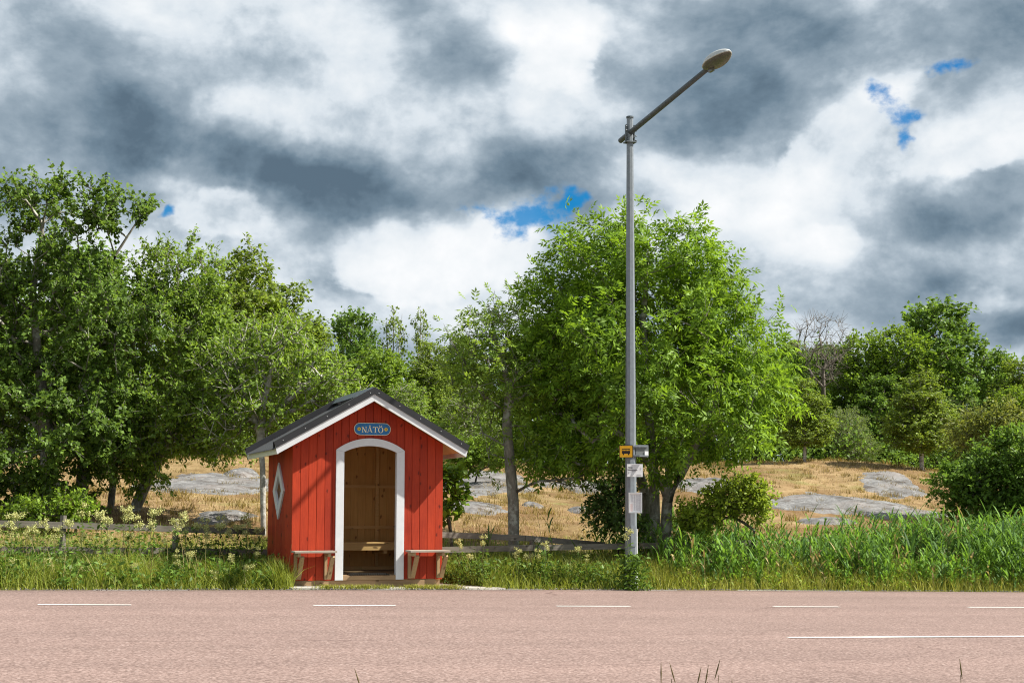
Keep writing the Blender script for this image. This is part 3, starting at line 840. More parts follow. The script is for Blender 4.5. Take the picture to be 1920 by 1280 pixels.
def name_sign():
    root = empty('name_sign', (*W(.045, -.012), 2.523), ROT)
    tag(root, 'blue rounded sign with cream serif letters above the arched doorway', 'sign')
    def stadium(hw, hh):
        c = hw-hh
        pts = []
        for k in range(13): a = -math.pi/2+math.pi*k/12; pts.append((c+hh*math.cos(a), hh*math.sin(a)))
        for k in range(13): a = math.pi/2+math.pi*k/12; pts.append((-c+hh*math.cos(a), hh*math.sin(a)))
        return pts
    b = MB(); b.prism(stadium(.302, .098), -.010, .010); b.build('border', M['sign_cream'], root)
    b = MB(); b.prism(stadium(.294, .090), -.014, -.0105); b.build('board', M['sign_blue'], root)
    y0, y1 = -.019, -.0142
    Lh = .095; zb = -.058
    t = MB()
    def q(ox, pts): t.prism([(ox+p[0]*Lh, zb+p[1]*Lh) for p in pts], y0, y1)
    def bar(ox, xa, za, xb, zb_, wa):   # a slanted bar, horizontal width wa
        q(ox, [(xa, za), (xa+wa, za), (xb+wa, zb_), (xb, zb_)])
    def serif(ox, x, z, w_=.30): q(ox, [(x-w_/2, z), (x+w_/2, z), (x+w_/2, z+.06), (x-w_/2, z+.06)])
    def ring_(ox, cx, cz, rx, rz, tx, tz, k=20):
        for i in range(k):
            a0, a1 = 2*math.pi*i/k, 2*math.pi*(i+1)/k
            q(ox, [(cx+rx*math.cos(a0), cz+rz*math.sin(a0)), (cx+rx*math.cos(a1), cz+rz*math.sin(a1)), (cx+(rx-tx)*math.cos(a1), cz+(rz-tz)*math.sin(a1)), (cx+(rx-tx)*math.cos(a0), cz+(rz-tz)*math.sin(a0))])
    o = -.178                                  # N
    bar(o, .10, 0, .10, 1, .08); bar(o, .70, 0, .70, 1, .08); bar(o, .66, 0, .02, 1, .17)
    serif(o, .14, 0); serif(o, .05, .94, .2); serif(o, .74, .94)
    o = -.092                                  # Å
    bar(o, .08, 0, .42, 1, .07); bar(o, .72, 0, .38, 1, .16); q(o, [(.2, .30), (.72, .30), (.70, .36), (.22, .36)])
    serif(o, .10, 0); serif(o, .82, 0); ring_(o, .48, 1.14, .12, .12, .05, .05, 12)
    o = .004                                   # T
    bar(o, .36, 0, .36, 1, .16); q(o, [(0, .93), (.88, .93), (.88, 1), (0, 1)]); serif(o, .44, 0, .4)
    q(o, [(0, .76), (.05, .76), (.08, .93), (0, .93)]); q(o, [(.83, .76), (.88, .76), (.88, .93), (.80, .93)])
    o = .090                                   # Ö
    ring_(o, .45, .5, .45, .52, .16, .07)
    for cx in (.28, .62): q(o, [(cx-.07, 1.12), (cx+.07, 1.12), (cx+.07, 1.26), (cx-.07, 1.26)])
    t.build('lettering', M['sign_cream'], root)
    for x in (-.222, .222):
        d = MB(); d.prism([(x+.028*math.cos(2*math.pi*k/16), -.002+.028*math.sin(2*math.pi*k/16)) for k in range(16)], -.019, -.0142); dd = d.build('dot', M['sign_yellow'], root)
        d = MB(); d.prism([(x+.009*math.cos(2*math.pi*k/10), -.002+.009*math.sin(2*math.pi*k/10)) for k in range(10)], -.023, -.0192); d.build('nail', M['ink'], dd)
name_sign()

def boot_grate():
    root = empty('boot_grate', (*W(.03, 0), .19), ROT)
    tag(root, 'dark iron boot grate lying on the shelter threshold', 'grate')
    f = MB()
    f.box(-.31, .31, .25, .262, .0, .018); f.box(-.31, -.298, -.065, .249, .0, .018); f.box(.298, .31, -.065, .249, .0, .018)
    f.build('frame', M['iron'], root)
    f = MB(); f.box(-.2975, .2975, .07, .08, -.0, .012); f.build('cross_bar', M['iron'], root)
    for k in range(16):
        b = MB(); x = -.275+k*.0367; b.box(x-.0085, x+.0085, -.062-.004*(k % 2), .2495, .0125, .030); b.build('bar', M['iron'], root)
boot_grate()

# ------------------------------------------------------------------ street lamp and stop signs
def u_for_px(px, v, z=1.2):
    lo, hi = -30., 40.
    for _ in range(50):
        mid = (lo+hi)/2; x, y = W(mid, v)
        d = y*math.cos(PITCH)+(z-H_CAM)*math.sin(PITCH)
        if 960+F*x/d < px: lo = mid
        else: hi = mid
    return (lo+hi)/2
PU = u_for_px(1183.5, .12)
PX, PY = W(PU, .12)
PZ = float(ground(PX, PY))
PD = PY
def street_lamp():
    root = empty('street_lamp', (PX, PY, PZ))
    tag(root, 'tall grey octagonal street lamp with one arm over the road', 'street lamp')
    top = at(1180, 222, PD)[2]-PZ
    p = MB(); zs = np.linspace(-.2, top, 9)
    p.tube([(0, 0, z) for z in zs], [.108-.052*max(0, z)/top for z in zs], 8, True, math.pi/8+.25)
    p.build('pole', M['galv'], root)
    c = MB(); c.tube([(0, 0, top+.001), (0, 0, top+.03)], .066, 10); c.build('cap', M['galv_dark'], root)
    n = np.array([-RV[0], -RV[1], 0]); side = np.array([RU[0], RU[1], 0])
    za = top-.28
    off = side*0.0
    a0 = off - n*.40 + np.array([0, 0, za-.02]); a1 = off + n*2.95 + np.array([0, 0, za+.31])
    a = MB(); a.tube([a0, a0*.5+a1*.5, a1], [.048, .046, .040], 12); a.build('arm', M['galv_dark'], root, True)
    b = MB()
    for s in (-1, 1):
        q = side*s*.075
        b.beam(q+np.array([0, 0, za-.16]), q+np.array([0, 0, za+.16]), .012, .06, n)
    b.beam(side*-.095+n*.0+np.array([0, 0, za-.15]), side*.095+np.array([0, 0, za-.15]), .16, .02)
    br = b.build('clamp', M['galv_dark'], root)
    for s in (-1, 1):
        for z in (-.12, -.04, .05, .12):
            k = MB(); q = side*s*.08+n*.05+np.array([0, 0, za+z]); k.tube([q, q+side*s*.022], .013, 6); k.build('bolt', M['galv_dark'], br)
    # luminaire: a tear-drop shell above a shallow cover
    d = (a1-a0)/np.linalg.norm(a1-a0)
    upv = np.array([0, 0, 1.]) - d*d[2]; upv /= np.linalg.norm(upv); sv = np.cross(d, upv)
    L = .74
    def ringset(upper):
        V = []; Fc = []; K = 13; S = 14
        for i in range(S+1):
            t = i/S
            wdt = .165*max(0., math.sin(math.pi*min(1, t**.80*.97+.03)))**.62 if t < 1 else 0.
            wdt = max(wdt, .045 if t < .2 else .0)
            hgt = (.135 if upper else -.055)*max(0., math.sin(math.pi*(t**.9*.97+.03)))**.6
            if upper and t < .2: hgt = max(hgt, .045)
            for k in range(K):
                an = math.pi*k/(K-1)
                V.append(a1 + d*(t*L-.06) + sv*wdt*math.cos(an) + upv*(hgt*math.sin(an)**.8 + (.0 if upper else -.004)))
        for i in range(S):
            for k in range(K-1):
                q = (i*K+k, i*K+k+1, (i+1)*K+k+1, (i+1)*K+k); Fc.append(q)
        return V, Fc
    s_ = MB(); s_.add(*ringset(True)); head = s_.build('lamp_head', M['lamp_shell'], root, True)
    s_ = MB(); s_.add(*ringset(False)); s_.build('lamp_cover', M['lamp_lens'], head, True)
    s_ = MB()
    rim = []
    V, _ = ringset(True); K = 13
    rimpts = [V[i*K] for i in range(15)] + [V[i*K+K-1] for i in range(14, -1, -1)]
    s_.tube(rimpts, .012, 6, True); s_.build('rim', M['lamp_shell'], head, True)
    k = MB(); k.beam(a1+d*.02-upv*.06, a1+d*.14-upv*.075, .05, .05); k.build('latch', M['lamp_lens'], head)
    # conduit on the lower pole
    c = MB(); q = side*.088+n*.05
    c.tube([q+np.array([0, 0, .0]), q+np.array([0, 0, 1.05])], .012, 8); c.build('conduit', M['sign_white'], root)
    h = MB(); hq = n*.098; h.beam(hq+np.array([0, 0, .75]), hq+np.array([0, 0, 1.1]), .085, .012, n); h.build('hatch', M['galv'], root)
street_lamp()

def panel_root(name, px, py, D, az):
    p = at(px, py, D)
    o = empty(name, p, az)
    return o
def font_mesh(parent, text, size, x, z, y, mat, name='lettering', bold=0.):
    cu = bpy.data.curves.new(name, 'FONT'); cu.body = text; cu.size = size; cu.extrude = .0008; cu.offset = bold
    cu.align_x = 'LEFT'; cu.resolution_u = 2
    tmp = bpy.data.objects.new(name, cu); COL.objects.link(tmp)
    dg = bpy.context.evaluated_depsgraph_get()
    me = bpy.data.meshes.new_from_object(tmp.evaluated_get(dg))
    bpy.data.objects.remove(tmp)
    R = Matrix.Translation((x, y, z)) @ Matrix.Rotation(math.pi/2, 4, 'X')
    me.transform(R); me.materials.clear(); me.materials.append(mat)
    return link(bpy.data.objects.new(name, me), parent)
def rrect(hw, hh, r, cx=0, cz=0):
    pts = []
    for (sx, sz, a0) in ((1, -1, -90), (1, 1, 0), (-1, 1, 90), (-1, -1, 180)):
        for k in range(5):
            a = math.radians(a0+k*22.5); pts.append((cx+sx*(hw-r)+r*math.cos(a), cz+sz*(hh-r)+r*math.sin(a)))
    return pts
def stop_signs():
    # yellow stop sign, left of the pole
    r = panel_root('bus_stop_sign', 1173.5, 846, PD-.16, math.radians(-16))
    tag(r, 'yellow sign with a black bus symbol on the lamp post', 'sign')
    b = MB(); b.prism(rrect(.120, .108, .014), -.004, .012); b.build('plate', M['stop_black'], r)
    b = MB(); b.prism(rrect(.110, .098, .010), -.0065, -.0042); b.build('field', M['stop_yellow'], r)
    b = MB()
    b.prism(rrect(.070, .042, .008, 0, .004), -.009, -.0067)
    for x in (-.046, .046): b.prism(rrect(.011, .016, .004, x, -.046), -.009, -.0067)
    sy = b.build('symbol', M['stop_black'], r)
    for k in range(5):
        w = MB(); w.prism(rrect(.0105, .0105, .002, -.052+k*.026, .022), -.0105, -.0092); w.build('symbol_window', M['stop_yellow'], sy)
    for z in (-.075, .075):
        c = MB(); c.box(.10, .235, .013, .030, z-.012, z+.012); c.build('clamp_band', M['galv'], r)
    # the second one, seen from behind, right of the pole
    r = panel_root('bus_stop_sign', 1203.5, 845, PD-.02, math.radians(18))
    tag(r, 'grey back of a stop sign right of the lamp post', 'sign')
    b = MB(); b.prism(rrect(.120, .105, .014), .0, .014); b.build('plate', M['sign_back'], r)
    for z in (-.085, .080):
        c = MB(); c.box(-.20, .095, -.022, -.002, z-.014, z+.014); c.build('clamp_band', M['galv'], r)
    c = MB(); c.box(.045, .112, -.012, -.001, -.075, -.005); c.build('sticker', M['sign_white'], r)
    # stop name plate
    r = panel_root('stop_name_plate', 1190, 881.5, PD-.135, math.radians(6))
    tag(r, 'white plate with a grey slanted band below the yellow sign', 'sign')
    b = MB(); b.prism(rrect(.137, .109, .006), -.003, .008); b.build('plate', M['sign_white'], r)
    b = MB(); b.prism([(-.055, .100), (.085, .100), (-.040, -.100), (-.078, -.100), (-.055, -.04)], -.0055, -.0034); b.build('band', M['sign_grey'], r)
    font_mesh(r, 'N\u00e5t\u00f6', .040, -.125, .036, -.0072, M['ink'], bold=.0008)
    font_mesh(r, 'Norrmyrka', .036, -.125, -.004, -.0072, M['ink'], bold=.0008)
    b = MB(); b.prism(rrect(.009, .014, .006, -.108, -.042), -.006, -.0034); b.prism(rrect(.042, .004, .002, .075, -.072), -.006, -.0034); b.prism(rrect(.004, .020, .002, .108, .036), -.006, -.0034)
    b.build('symbol', M['sign_grey'], r)
    # timetable case
    r = panel_root('timetable_case', 1190.5, 942, PD-.14, math.radians(5))
    tag(r, 'white framed timetable case low on the lamp post', 'notice case')
    b = MB()
    hw, hh = .115, .175
    b.box(-hw, hw, -.030, .02, hh-.016, hh); b.box(-hw, hw, -.030, .02, -hh, -hh+.016)
    b.box(-hw, -hw+.016, -.030, .02, -hh+.0162, hh-.0162); b.box(hw-.016, hw, -.030, .02, -hh+.0162, hh-.0162)
    b.build('frame', M['white'], r)
    b = MB(); b.box(-hw+.017, hw-.017, -.004, .004, -hh+.017, hh-.017); pp = b.build('timetable_sheet', M['sign_white'], r)
    rr = random.Random(5)
    b = MB()
    for cx in (-.055, -.012, .03, .068):
        for k in range(22):
            z = hh-.045-k*.0125
            if cx < -.05 and 9 < k: continue
            wd = rr.uniform(.010, .017)
            b.box(cx-wd, cx+wd, -.0058, -.0044, z-.0035, z+.0035)
    b.build('print', M['paper_grey'], pp)
    b = MB(); b.box(-.086, -.045, -.0058, -.0044, -hh+.022, -.02); b.build('print', plain('pinkish_print', (.70, .58, .57), .7), pp)
stop_signs()

# ------------------------------------------------------------------ fences
def fence(name, label, rails, posts, seed):
    root = empty(name, (OX, OY, 0), ROT)
    tag(root, label, 'fence', 'old wooden rail fences behind the verge')
    r = random.Random(seed)
    for pts in rails:
        for (a, b) in zip(pts[:-1], pts[1:]):
            m = MB(); m.beam((a[0]+.004, a[1], a[2]), (b[0]-.004, b[1], b[2]), .045, .105)
            m.build('rail', M['rail'], root)
    for (u, v, h) in posts:
        g = float(ground(*W(u, v)))
        m = MB(); m.tube([(u, v, g-.2), (u+r.uniform(-.02, .02), v, g+h)], [.055, .05], 8); m.build('post', M['rail'], root)
def rail_pt(px, py, v):
    u = u_for_px(px, v, 1.0); x, y = W(u, v)
    z = at(px, py, y)[2]
    return (u, v, z-.052)
VF = 2.25
upL = [rail_pt(-120, 972, VF), rail_pt(118, 978, VF), rail_pt(330, 985.5, VF), rail_pt(498, 991, VF)]
loL = [rail_pt(-120, 1022, VF-.09), rail_pt(70, 1024.5, VF-.09), rail_pt(300, 1026.5, VF-.09), rail_pt(505, 1029.5, VF-.09)]
fence('rail_fence', 'two weathered grey rails left of the red shelter', [upL, loL], [(p[0], VF+.05, 1.0) for p in upL[:-1]], 1)
upR = [rail_pt(790, 995, 2.35), rail_pt(985, 1003, 2.6), rail_pt(1135, 1016, 2.9)]
loR = [rail_pt(790, 1026, 2.2), rail_pt(1000, 1021, 2.2), rail_pt(1180, 1018, 2.2), rail_pt(1420, 1012, 2.2)]
fence('rail_fence', 'two crossing grey rails between shelter and lamp post', [upR, loR], [(p[0], 2.3, .75) for p in loR[1:]], 2)

# ------------------------------------------------------------------ foliage builders
def unit(v): return v/(np.linalg.norm(v, axis=-1, keepdims=True)+1e-9)
def leaf_quads(P, A, N, L, Wd, fold=.15):
    """one four-cornered leaf for each base point P, axis A, normal N"""
    A = unit(A); S = unit(np.cross(A, N)); Nn = np.cross(S, A)
    L = np.asarray(L).reshape(-1, 1); Wd = np.asarray(Wd).reshape(-1, 1)
    n = len(P)
    V = np.empty((n, 4, 3))
    V[:, 0] = P
    V[:, 1] = P + A*L*.45 + S*Wd*.5 + Nn*Wd*fold
    V[:, 2] = P + A*L - Nn*L*.06
    V[:, 3] = P + A*L*.45 - S*Wd*.5 + Nn*Wd*fold
    return V.reshape(-1, 3), np.arange(n*4).reshape(-1, 4)
def ash_leaves(P, A, N, L, rng, pairs=3):
    """pinnate leaves: pairs of pointed leaflets on a stalk and one at the tip"""
    A = unit(A); S = unit(np.cross(A, N)); Nn = np.cross(S, A); n = len(P)
    L = L.reshape(-1, 1)
    Ps, As, Ns, Ls = [], [], [], []
    for k in range(pairs):
        t = .28+.55*k/(pairs-1)
        for s in (-1, 1):
            Ps.append(P + A*L*t - Nn*L*.18*t*t); As.append(A*.62 + S*s*.78 - Nn*.22 + rng.normal(0, .12, (n, 3))); Ns.append(Nn + rng.normal(0, .25, (n, 3))); Ls.append(L*(.50-.10*abs(k-1)))
    Ps.append(P + A*L*.86 - Nn*L*.16); As.append(A - Nn*.3); Ns.append(Nn); Ls.append(L*.46)
    P2 = np.concatenate(Ps); A2 = np.concatenate(As); N2 = np.concatenate(Ns); L2 = np.concatenate(Ls)[:, 0]
    return leaf_quads(P2, A2, N2, L2, L2*.36)
def tubes(A, B, ra, rb, da=None, db=None, k=5):
    """many tapered segments at once"""
    A = np.asarray(A); B = np.asarray(B); d = unit(B-A)
    da = d if da is None else unit(da); db = d if db is None else unit(db)
    def ring(C, dd, r):
        ref = np.where(np.abs(dd[:, 2:3]) < .95, np.array([[0, 0, 1.]]), np.array([[1., 0, 0]]))
        x = unit(np.cross(ref, dd)); y = np.cross(dd, x)
        an = 2*np.pi*np.arange(k)/k
        return C[:, None] + r[:, None, None]*(x[:, None]*np.cos(an)[None, :, None] + y[:, None]*np.sin(an)[None, :, None])
    V = np.concatenate([ring(A, da, ra), ring(B, db, rb)], 1)
    n = len(A); base = (np.arange(n)*2*k)[:, None, None]
    i = np.arange(k); f = np.stack([i, (i+1) % k, (i+1) % k + k, i+k], -1)[None]
    return V.reshape(-1, 3), (base+f).reshape(-1, 4)

def sample_crown(rng, ells, n, shell=.55, mind=.0):
    """points in a set of ellipsoids (c, r), more of them near the outside, kept apart"""
    C = np.array([e[0] for e in ells]); R = np.array([e[1] for e in ells])
    vol = np.prod(R, 1)**.75; w = vol/vol.sum()
    pts = []
    tries = 0
    while len(pts) < n and tries < n*40:
        tries += 1
        k = rng.choice(len(ells), p=w)
        d = rng.normal(size=3); d /= np.linalg.norm(d)
        p = C[k] + d*R[k]*(rng.rand()**(1/3) if rng.rand() > shell else rng.uniform(.78, 1.0))
        if mind and pts and np.min(np.sum((np.array(pts)-p)**2, 1)) < mind**2: continue
        pts.append(p)
    return np.array(pts)
def grow(rng, trunks, attr, step=.35, rise=.55, droop=0.):
    """a branching skeleton that reaches every attractor; returns nodes, parents"""
    nodes = []; par = []
    for tr in trunks:
        tr = [np.array(t, float) for t in tr]; last = -1
        for i in range(len(tr)-1):
            m = max(1, int(np.linalg.norm(tr[i+1]-tr[i])/step))
            for j in range(m + (1 if i == len(tr)-2 else 0)):
                t = j/m; nodes.append(tr[i]*(1-t)+tr[i+1]*t); par.append(last); last = len(nodes)-1
    ntr = len(nodes)
    c = np.mean(np.array(nodes), 0)
    order = np.argsort([np.min(np.linalg.norm(np.array(nodes)-a, axis=1)) + .3*rng.rand() for a in attr])
    tips = []
    low = min(nodes[i][2] for i in range(ntr)); span = max(nodes[i][2] for i in range(ntr))-low
    for k in order:
        a = attr[k]; Nn = np.array(nodes); d = a-Nn
        dist = np.linalg.norm(d, axis=1); hor = np.linalg.norm(d[:, :2], axis=1)
        cost = dist + np.maximum(0, rise*hor - d[:, 2])*.7 + np.where(Nn[:, 2]-low < .22*span, 1.2, 0)
        j = int(np.argmin(cost)); p0 = Nn[j]
        m = max(1, int(dist[j]/step)); prev = j
        mid = (p0+a)/2 + np.array([0, 0, .10*dist[j]]) + rng.normal(0, .06*dist[j], 3)
        for i in range(1, m+1):
            t = i/m; q = p0*(1-t)**2 + 2*mid*t*(1-t) + a*t*t
            if i < m: q = q + rng.normal(0, .025*min(1, dist[j]), 3)
            nodes.append(q); par.append(prev); prev = len(nodes)-1
        tips.append(prev)
    return np.array(nodes), np.array(par), ntr, tips
def skeleton_mesh(nodes, par, r_base, r_tip=.006, power=.5, kbig=8):
    n = len(nodes); cnt = np.zeros(n)
    child = np.zeros(n, bool)
    for i in range(n):
        if par[i] >= 0: child[par[i]] = True
    cnt[~child] = 1
    main = -np.ones(n, int)
    for i in range(n-1, -1, -1):
        if par[i] >= 0: cnt[par[i]] += cnt[i]
    for i in range(n):
        p = par[i]
        if p >= 0 and (main[p] < 0 or cnt[i] > cnt[main[p]]): main[p] = i
    r = r_tip*cnt**power
    mx = max(r[i] for i in range(n) if par[i] < 0)
    r = r_tip + (r-r_tip)*(r_base-r_tip)/max(mx-r_tip, 1e-6)
    seg = np.array([i for i in range(n) if par[i] >= 0]); pa = par[seg]
    d = unit(nodes[seg]-nodes[pa]); nd = np.zeros((n, 3)); nd[seg] = d
    for i in range(n):
        if par[i] < 0 and main[i] >= 0: nd[i] = nodes[main[i]]-nodes[i]
        elif main[i] >= 0: nd[i] = nd[i] + unit(nodes[main[i]]-nodes[i])
    nd = unit(nd)
    ismain = main[pa] == seg
    da = np.where(ismain[:, None], nd[pa], d); ra = np.where(ismain, r[pa], np.minimum(r[pa]*.9, r[seg]*1.25))
    out = []
    thick = r[seg] > .03
    Vs, Fs, o = [], [], 0
    for sel, k in ((thick, kbig), (~thick, 4)):
        if sel.any():
            V, Fq = tubes(nodes[pa][sel], nodes[seg][sel], ra[sel], r[seg][sel], da[sel], nd[seg][sel], k)
            Vs.append(V); Fs.append(Fq+o); o += len(V)
    return np.concatenate(Vs), np.concatenate(Fs), r

def plant_tree(name, seed, trunks, ells, n_attr, leaf, leafmat_, barkmat_, r_base, twigs=6, twig_len=.45, per_twig=9, size=.09, mind=.22, hang=0., shell=.55, r_tip=.006, base=None, width=.6, step=.35):
    """builds a tree: an Empty with a trunk (limbs and twigs) and a crown; everything in coordinates local to its base"""
    rng = np.random.RandomState(seed)
    base = np.array(trunks[0][0]) if base is None else np.array(base)
    trunks = [[np.array(p)-base for p in t] for t in trunks]
    ells = [(np.array(c)-base, np.array(r)) for c, r in ells]
    attr = sample_crown(rng, ells, n_attr, shell, mind)
    attr = attr[attr[:, 2] > .12]
    nodes, par, ntr, tips = grow(rng, trunks, attr, step)
    V, Fq, r = skeleton_mesh(nodes, par, r_base, r_tip)
    cen = np.mean(attr, 0)
    # twigs
    m = len(attr); T0 = np.repeat(attr, twigs, 0)
    out = unit(T0 - cen*np.array([1, 1, .8]))
    td = unit(out*.55 + rng.normal(0, .75, (m*twigs, 3)) + np.array([0, 0, .25-hang]))
    tl = twig_len*rng.uniform(.5, 1.25, (m*twigs, 1)); T1 = T0 + td*tl
    V2, F2 = tubes(T0, T1, np.full(len(T0), r_tip*.8), np.full(len(T0), r_tip*.35), k=3)
    # leaves along the twigs
    t = rng.uniform(.15, 1.05, (m*twigs, per_twig, 1))
    P = (T0[:, None] + (T1-T0)[:, None]*t).reshape(-1, 3) + rng.normal(0, size*.35, (m*twigs*per_twig, 3))
    td2 = np.repeat(td, per_twig, 0); k = len(P)
    A = td2*.5 + rng.normal(0, .6, (k, 3)) + np.array([0, 0, -.15-hang])
    Nn = np.repeat(out, per_twig, 0)*.55 + rng.normal(0, .5, (k, 3)) + np.array([.12, -.1, .6])
    L = size*rng.uniform(.65, 1.3, k)
    if leaf == 'ash': LV, LF = ash_leaves(P, A, Nn, L, rng)
    else: LV, LF = leaf_quads(P, A, Nn, L, L*width)
    tm = np_mesh('trunk', np.concatenate([V, V2]), [Fq, F2+len(V)], barkmat_, True)
    cm = np_mesh('crown', LV, [LF], leafmat_)
    root = empty(name, base)
    link(bpy.data.objects.new('trunk', tm), root); link(bpy.data.objects.new('crown', cm), root)['kind'] = 'stuff'
    return root
def ell(px, py, rx, ry, D, dd=0., ky=None):
    c = at(px, py, D); s = D/F
    return (c + np.array([0, dd, 0]), np.array([rx*s, (ky if ky else (.5*(rx+ry)))*s, ry*s]))
def pts(D, *pp):
    """a stem through these pixels at distance D (third value: metres nearer or farther)"""
    return [at(p[0], p[1], D + (p[2] if len(p) > 2 else 0)) for p in pp]
def grounded(stem):
    stem[0] = np.array([stem[0][0], stem[0][1], float(ground(stem[0][0], stem[0][1]))-.05]); return stem

# ------------------------------------------------------------------ the trees near the road
D = 28.5
t = plant_tree('alder_tree', 11, [grounded(pts(D, (95, 960), (90, 850), (75, 700), (60, 560), (80, 420))), grounded(pts(D, (150, 960, .3), (160, 820, .5), (190, 640), (215, 480), (260, 410)))],
    [ell(60, 460, 125, 115, D), ell(150, 400, 40, 60, D, -.5), ell(225, 420, 65, 40, D, -.4), ell(40, 620, 165, 120, D), ell(185, 600, 120, 115, D, -.3), ell(70, 800, 195, 125, D, -.3), ell(215, 770, 80, 110, D, -.5), ell(50, 915, 150, 50, D, -.3), ell(-90, 640, 120, 220, D)],
    560, 'plain', M['leaf_alder'], M['bark_grey'], .17, 6, .42, 23, .085, .20, 0, .5, .010, None, .8)
tag(t, 'big dark green alder at the far left edge', 'tree')
D = 29.5
t = plant_tree('leaning_tree', 12, [grounded(pts(D, (206, 965), (214, 880), (222, 780, .4), (250, 640, .5), (300, 520, .3))), grounded(pts(D, (249, 975, -.3), (290, 865, -.3), (335, 790, -.2), (385, 690), (350, 560)))],
    [ell(335, 530, 80, 75, D), ell(385, 590, 45, 80, D), ell(300, 620, 125, 90, D), ell(400, 690, 70, 90, D, -.3), ell(330, 760, 115, 90, D, -.4), ell(240, 840, 90, 55, D, -.5), ell(420, 800, 60, 60, D, -.3), ell(290, 880, 60, 30, D, -.5)],
    340, 'plain', M['leaf_elm'], M['bark_grey'], .12, 6, .42, 19, .10, .22, .12, .5, .010, None, .48)
tag(t, 'light green tree on two leaning trunks behind the left fence', 'tree')
D = 28.
t = plant_tree('sparse_tree', 13, [grounded(pts(D, (494, 975), (492, 880), (488, 820), (470, 760), (440, 690))), pts(D, (488, 830), (492, 760), (510, 690), (500, 620)), pts(D, (490, 815), (530, 760), (575, 720))],
    [ell(445, 700, 75, 60, D), ell(505, 660, 80, 70, D, .3), ell(575, 715, 75, 55, D, .3), ell(470, 770, 65, 45, D), ell(420, 790, 45, 45, D), ell(620, 730, 60, 40, D, .5)],
    165, 'plain', M['leaf_elm'], M['bark_pale'], .085, 5, .40, 13, .10, .22, .1, .5, .013, None, .48)
tag(t, 'sparse pale-barked tree rising behind the left roof edge', 'tree')
D = 27.2
stem4 = grounded(pts(D, (964, 1000), (962, 940), (957, 880), (950, 800), (955, 720), (930, 640), (915, 570)))
limb = pts(D, (962, 925), (985, 912, -.2), (1010, 902, -.3), (1045, 899, -.3), (1080, 895, -.2), (1105, 886))
limb2 = pts(D, (1030, 900, -.3), (1060, 908, -.2), (1085, 912), (1110, 908))
limb3 = pts(D, (1045, 899, -.3), (1030, 880, -.2), (1012, 872))
t = plant_tree('thin_tree', 14, [stem4],
    [ell(915, 590, 40, 45, D), ell(890, 640, 55, 45, D), ell(950, 640, 45, 60, D), ell(935, 720, 75, 60, D), ell(885, 720, 45, 60, D), ell(960, 820, 70, 50, D, .2)],
    95, 'ash', M['leaf_elm'], M['bark_grey'], .105, 3, .36, 4, .22, .2, .05, .5, .009)
tag(t, 'thin grey-trunked tree with a leafless low branch', 'tree')
mb = MB(); rr = random.Random(4)
def bare(p, r0, depth=0):
    p = [np.array(q)-np.array(stem4[0]) for q in p] if depth == 0 else p
    mb.tube(p, list(np.linspace(r0, r0*.35, len(p))), 6)
    for i in range(1, len(p)):
        for _ in range(2 if depth == 0 else 1):
            if depth < 2 and rr.random() < .85:
                d = p[i]-p[i-1]; L = np.linalg.norm(d)*rr.uniform(.6, 1.2)
                e = d/np.linalg.norm(d)*.7 + np.array([rr.uniform(-.5, .5), rr.uniform(-.6, .6), rr.uniform(-.7, .6)])
                q1 = p[i]+e*L*.5; q2 = q1+(e+np.array([.2, 0, rr.uniform(-.3, .3)]))*L*.5
                bare([p[i], q1, q2], r0*.4, depth+1)
bare(limb, .030); bare(limb2, .016); bare(limb3, .014)
o = mb.build('bare_branch', M['bark_dark'], t); o['label'] = 'leafless dark branch reaching right'
D = 27.8
b5 = grounded(pts(D, (1228, 1028), (1228, 985), (1226, 900), (1215, 760), (1205, 600), (1215, 480)))
t = plant_tree('ash_tree', 15, [b5, grounded(pts(D, (1216, 1026, .2), (1208, 920, .4), (1170, 800, .5), (1110, 640, .4))), grounded(pts(D, (1246, 1026, -.1), (1252, 940, -.3), (1275, 890, -.4), (1330, 780, -.4), (1370, 640, -.2))), grounded(pts(D, (1238, 1026, .3), (1248, 950, .5), (1262, 800, .6), (1290, 600, .5))), pts(D, (1252, 940, -.3), (1240, 905, -.5), (1190, 830, -.8), (1120, 790, -.9))],
    [ell(1230, 500, 120, 82, D), ell(1110, 520, 85, 92, D), ell(1330, 560, 85, 90, D), ell(1045, 590, 70, 85, D), ell(1180, 650, 190, 110, D, -.5), ell(1390, 670, 80, 90, D), ell(1040, 710, 95, 90, D), ell(1280, 770, 190, 100, D, -.6), ell(1090, 820, 110, 70, D, -.3), ell(1412, 740, 68, 75, D), ell(1270, 845, 85, 42, D, -.5), ell(1120, 850, 80, 40, D), ell(1230, 600, 170, 120, D, .8)],
    310, 'ash', M['leaf_ash'], M['bark_grey'], .10, 5, .42, 7, .27, .24, .0, .6, .006)
tag(t, 'big bright green ash with several stems behind the lamp post', 'tree')

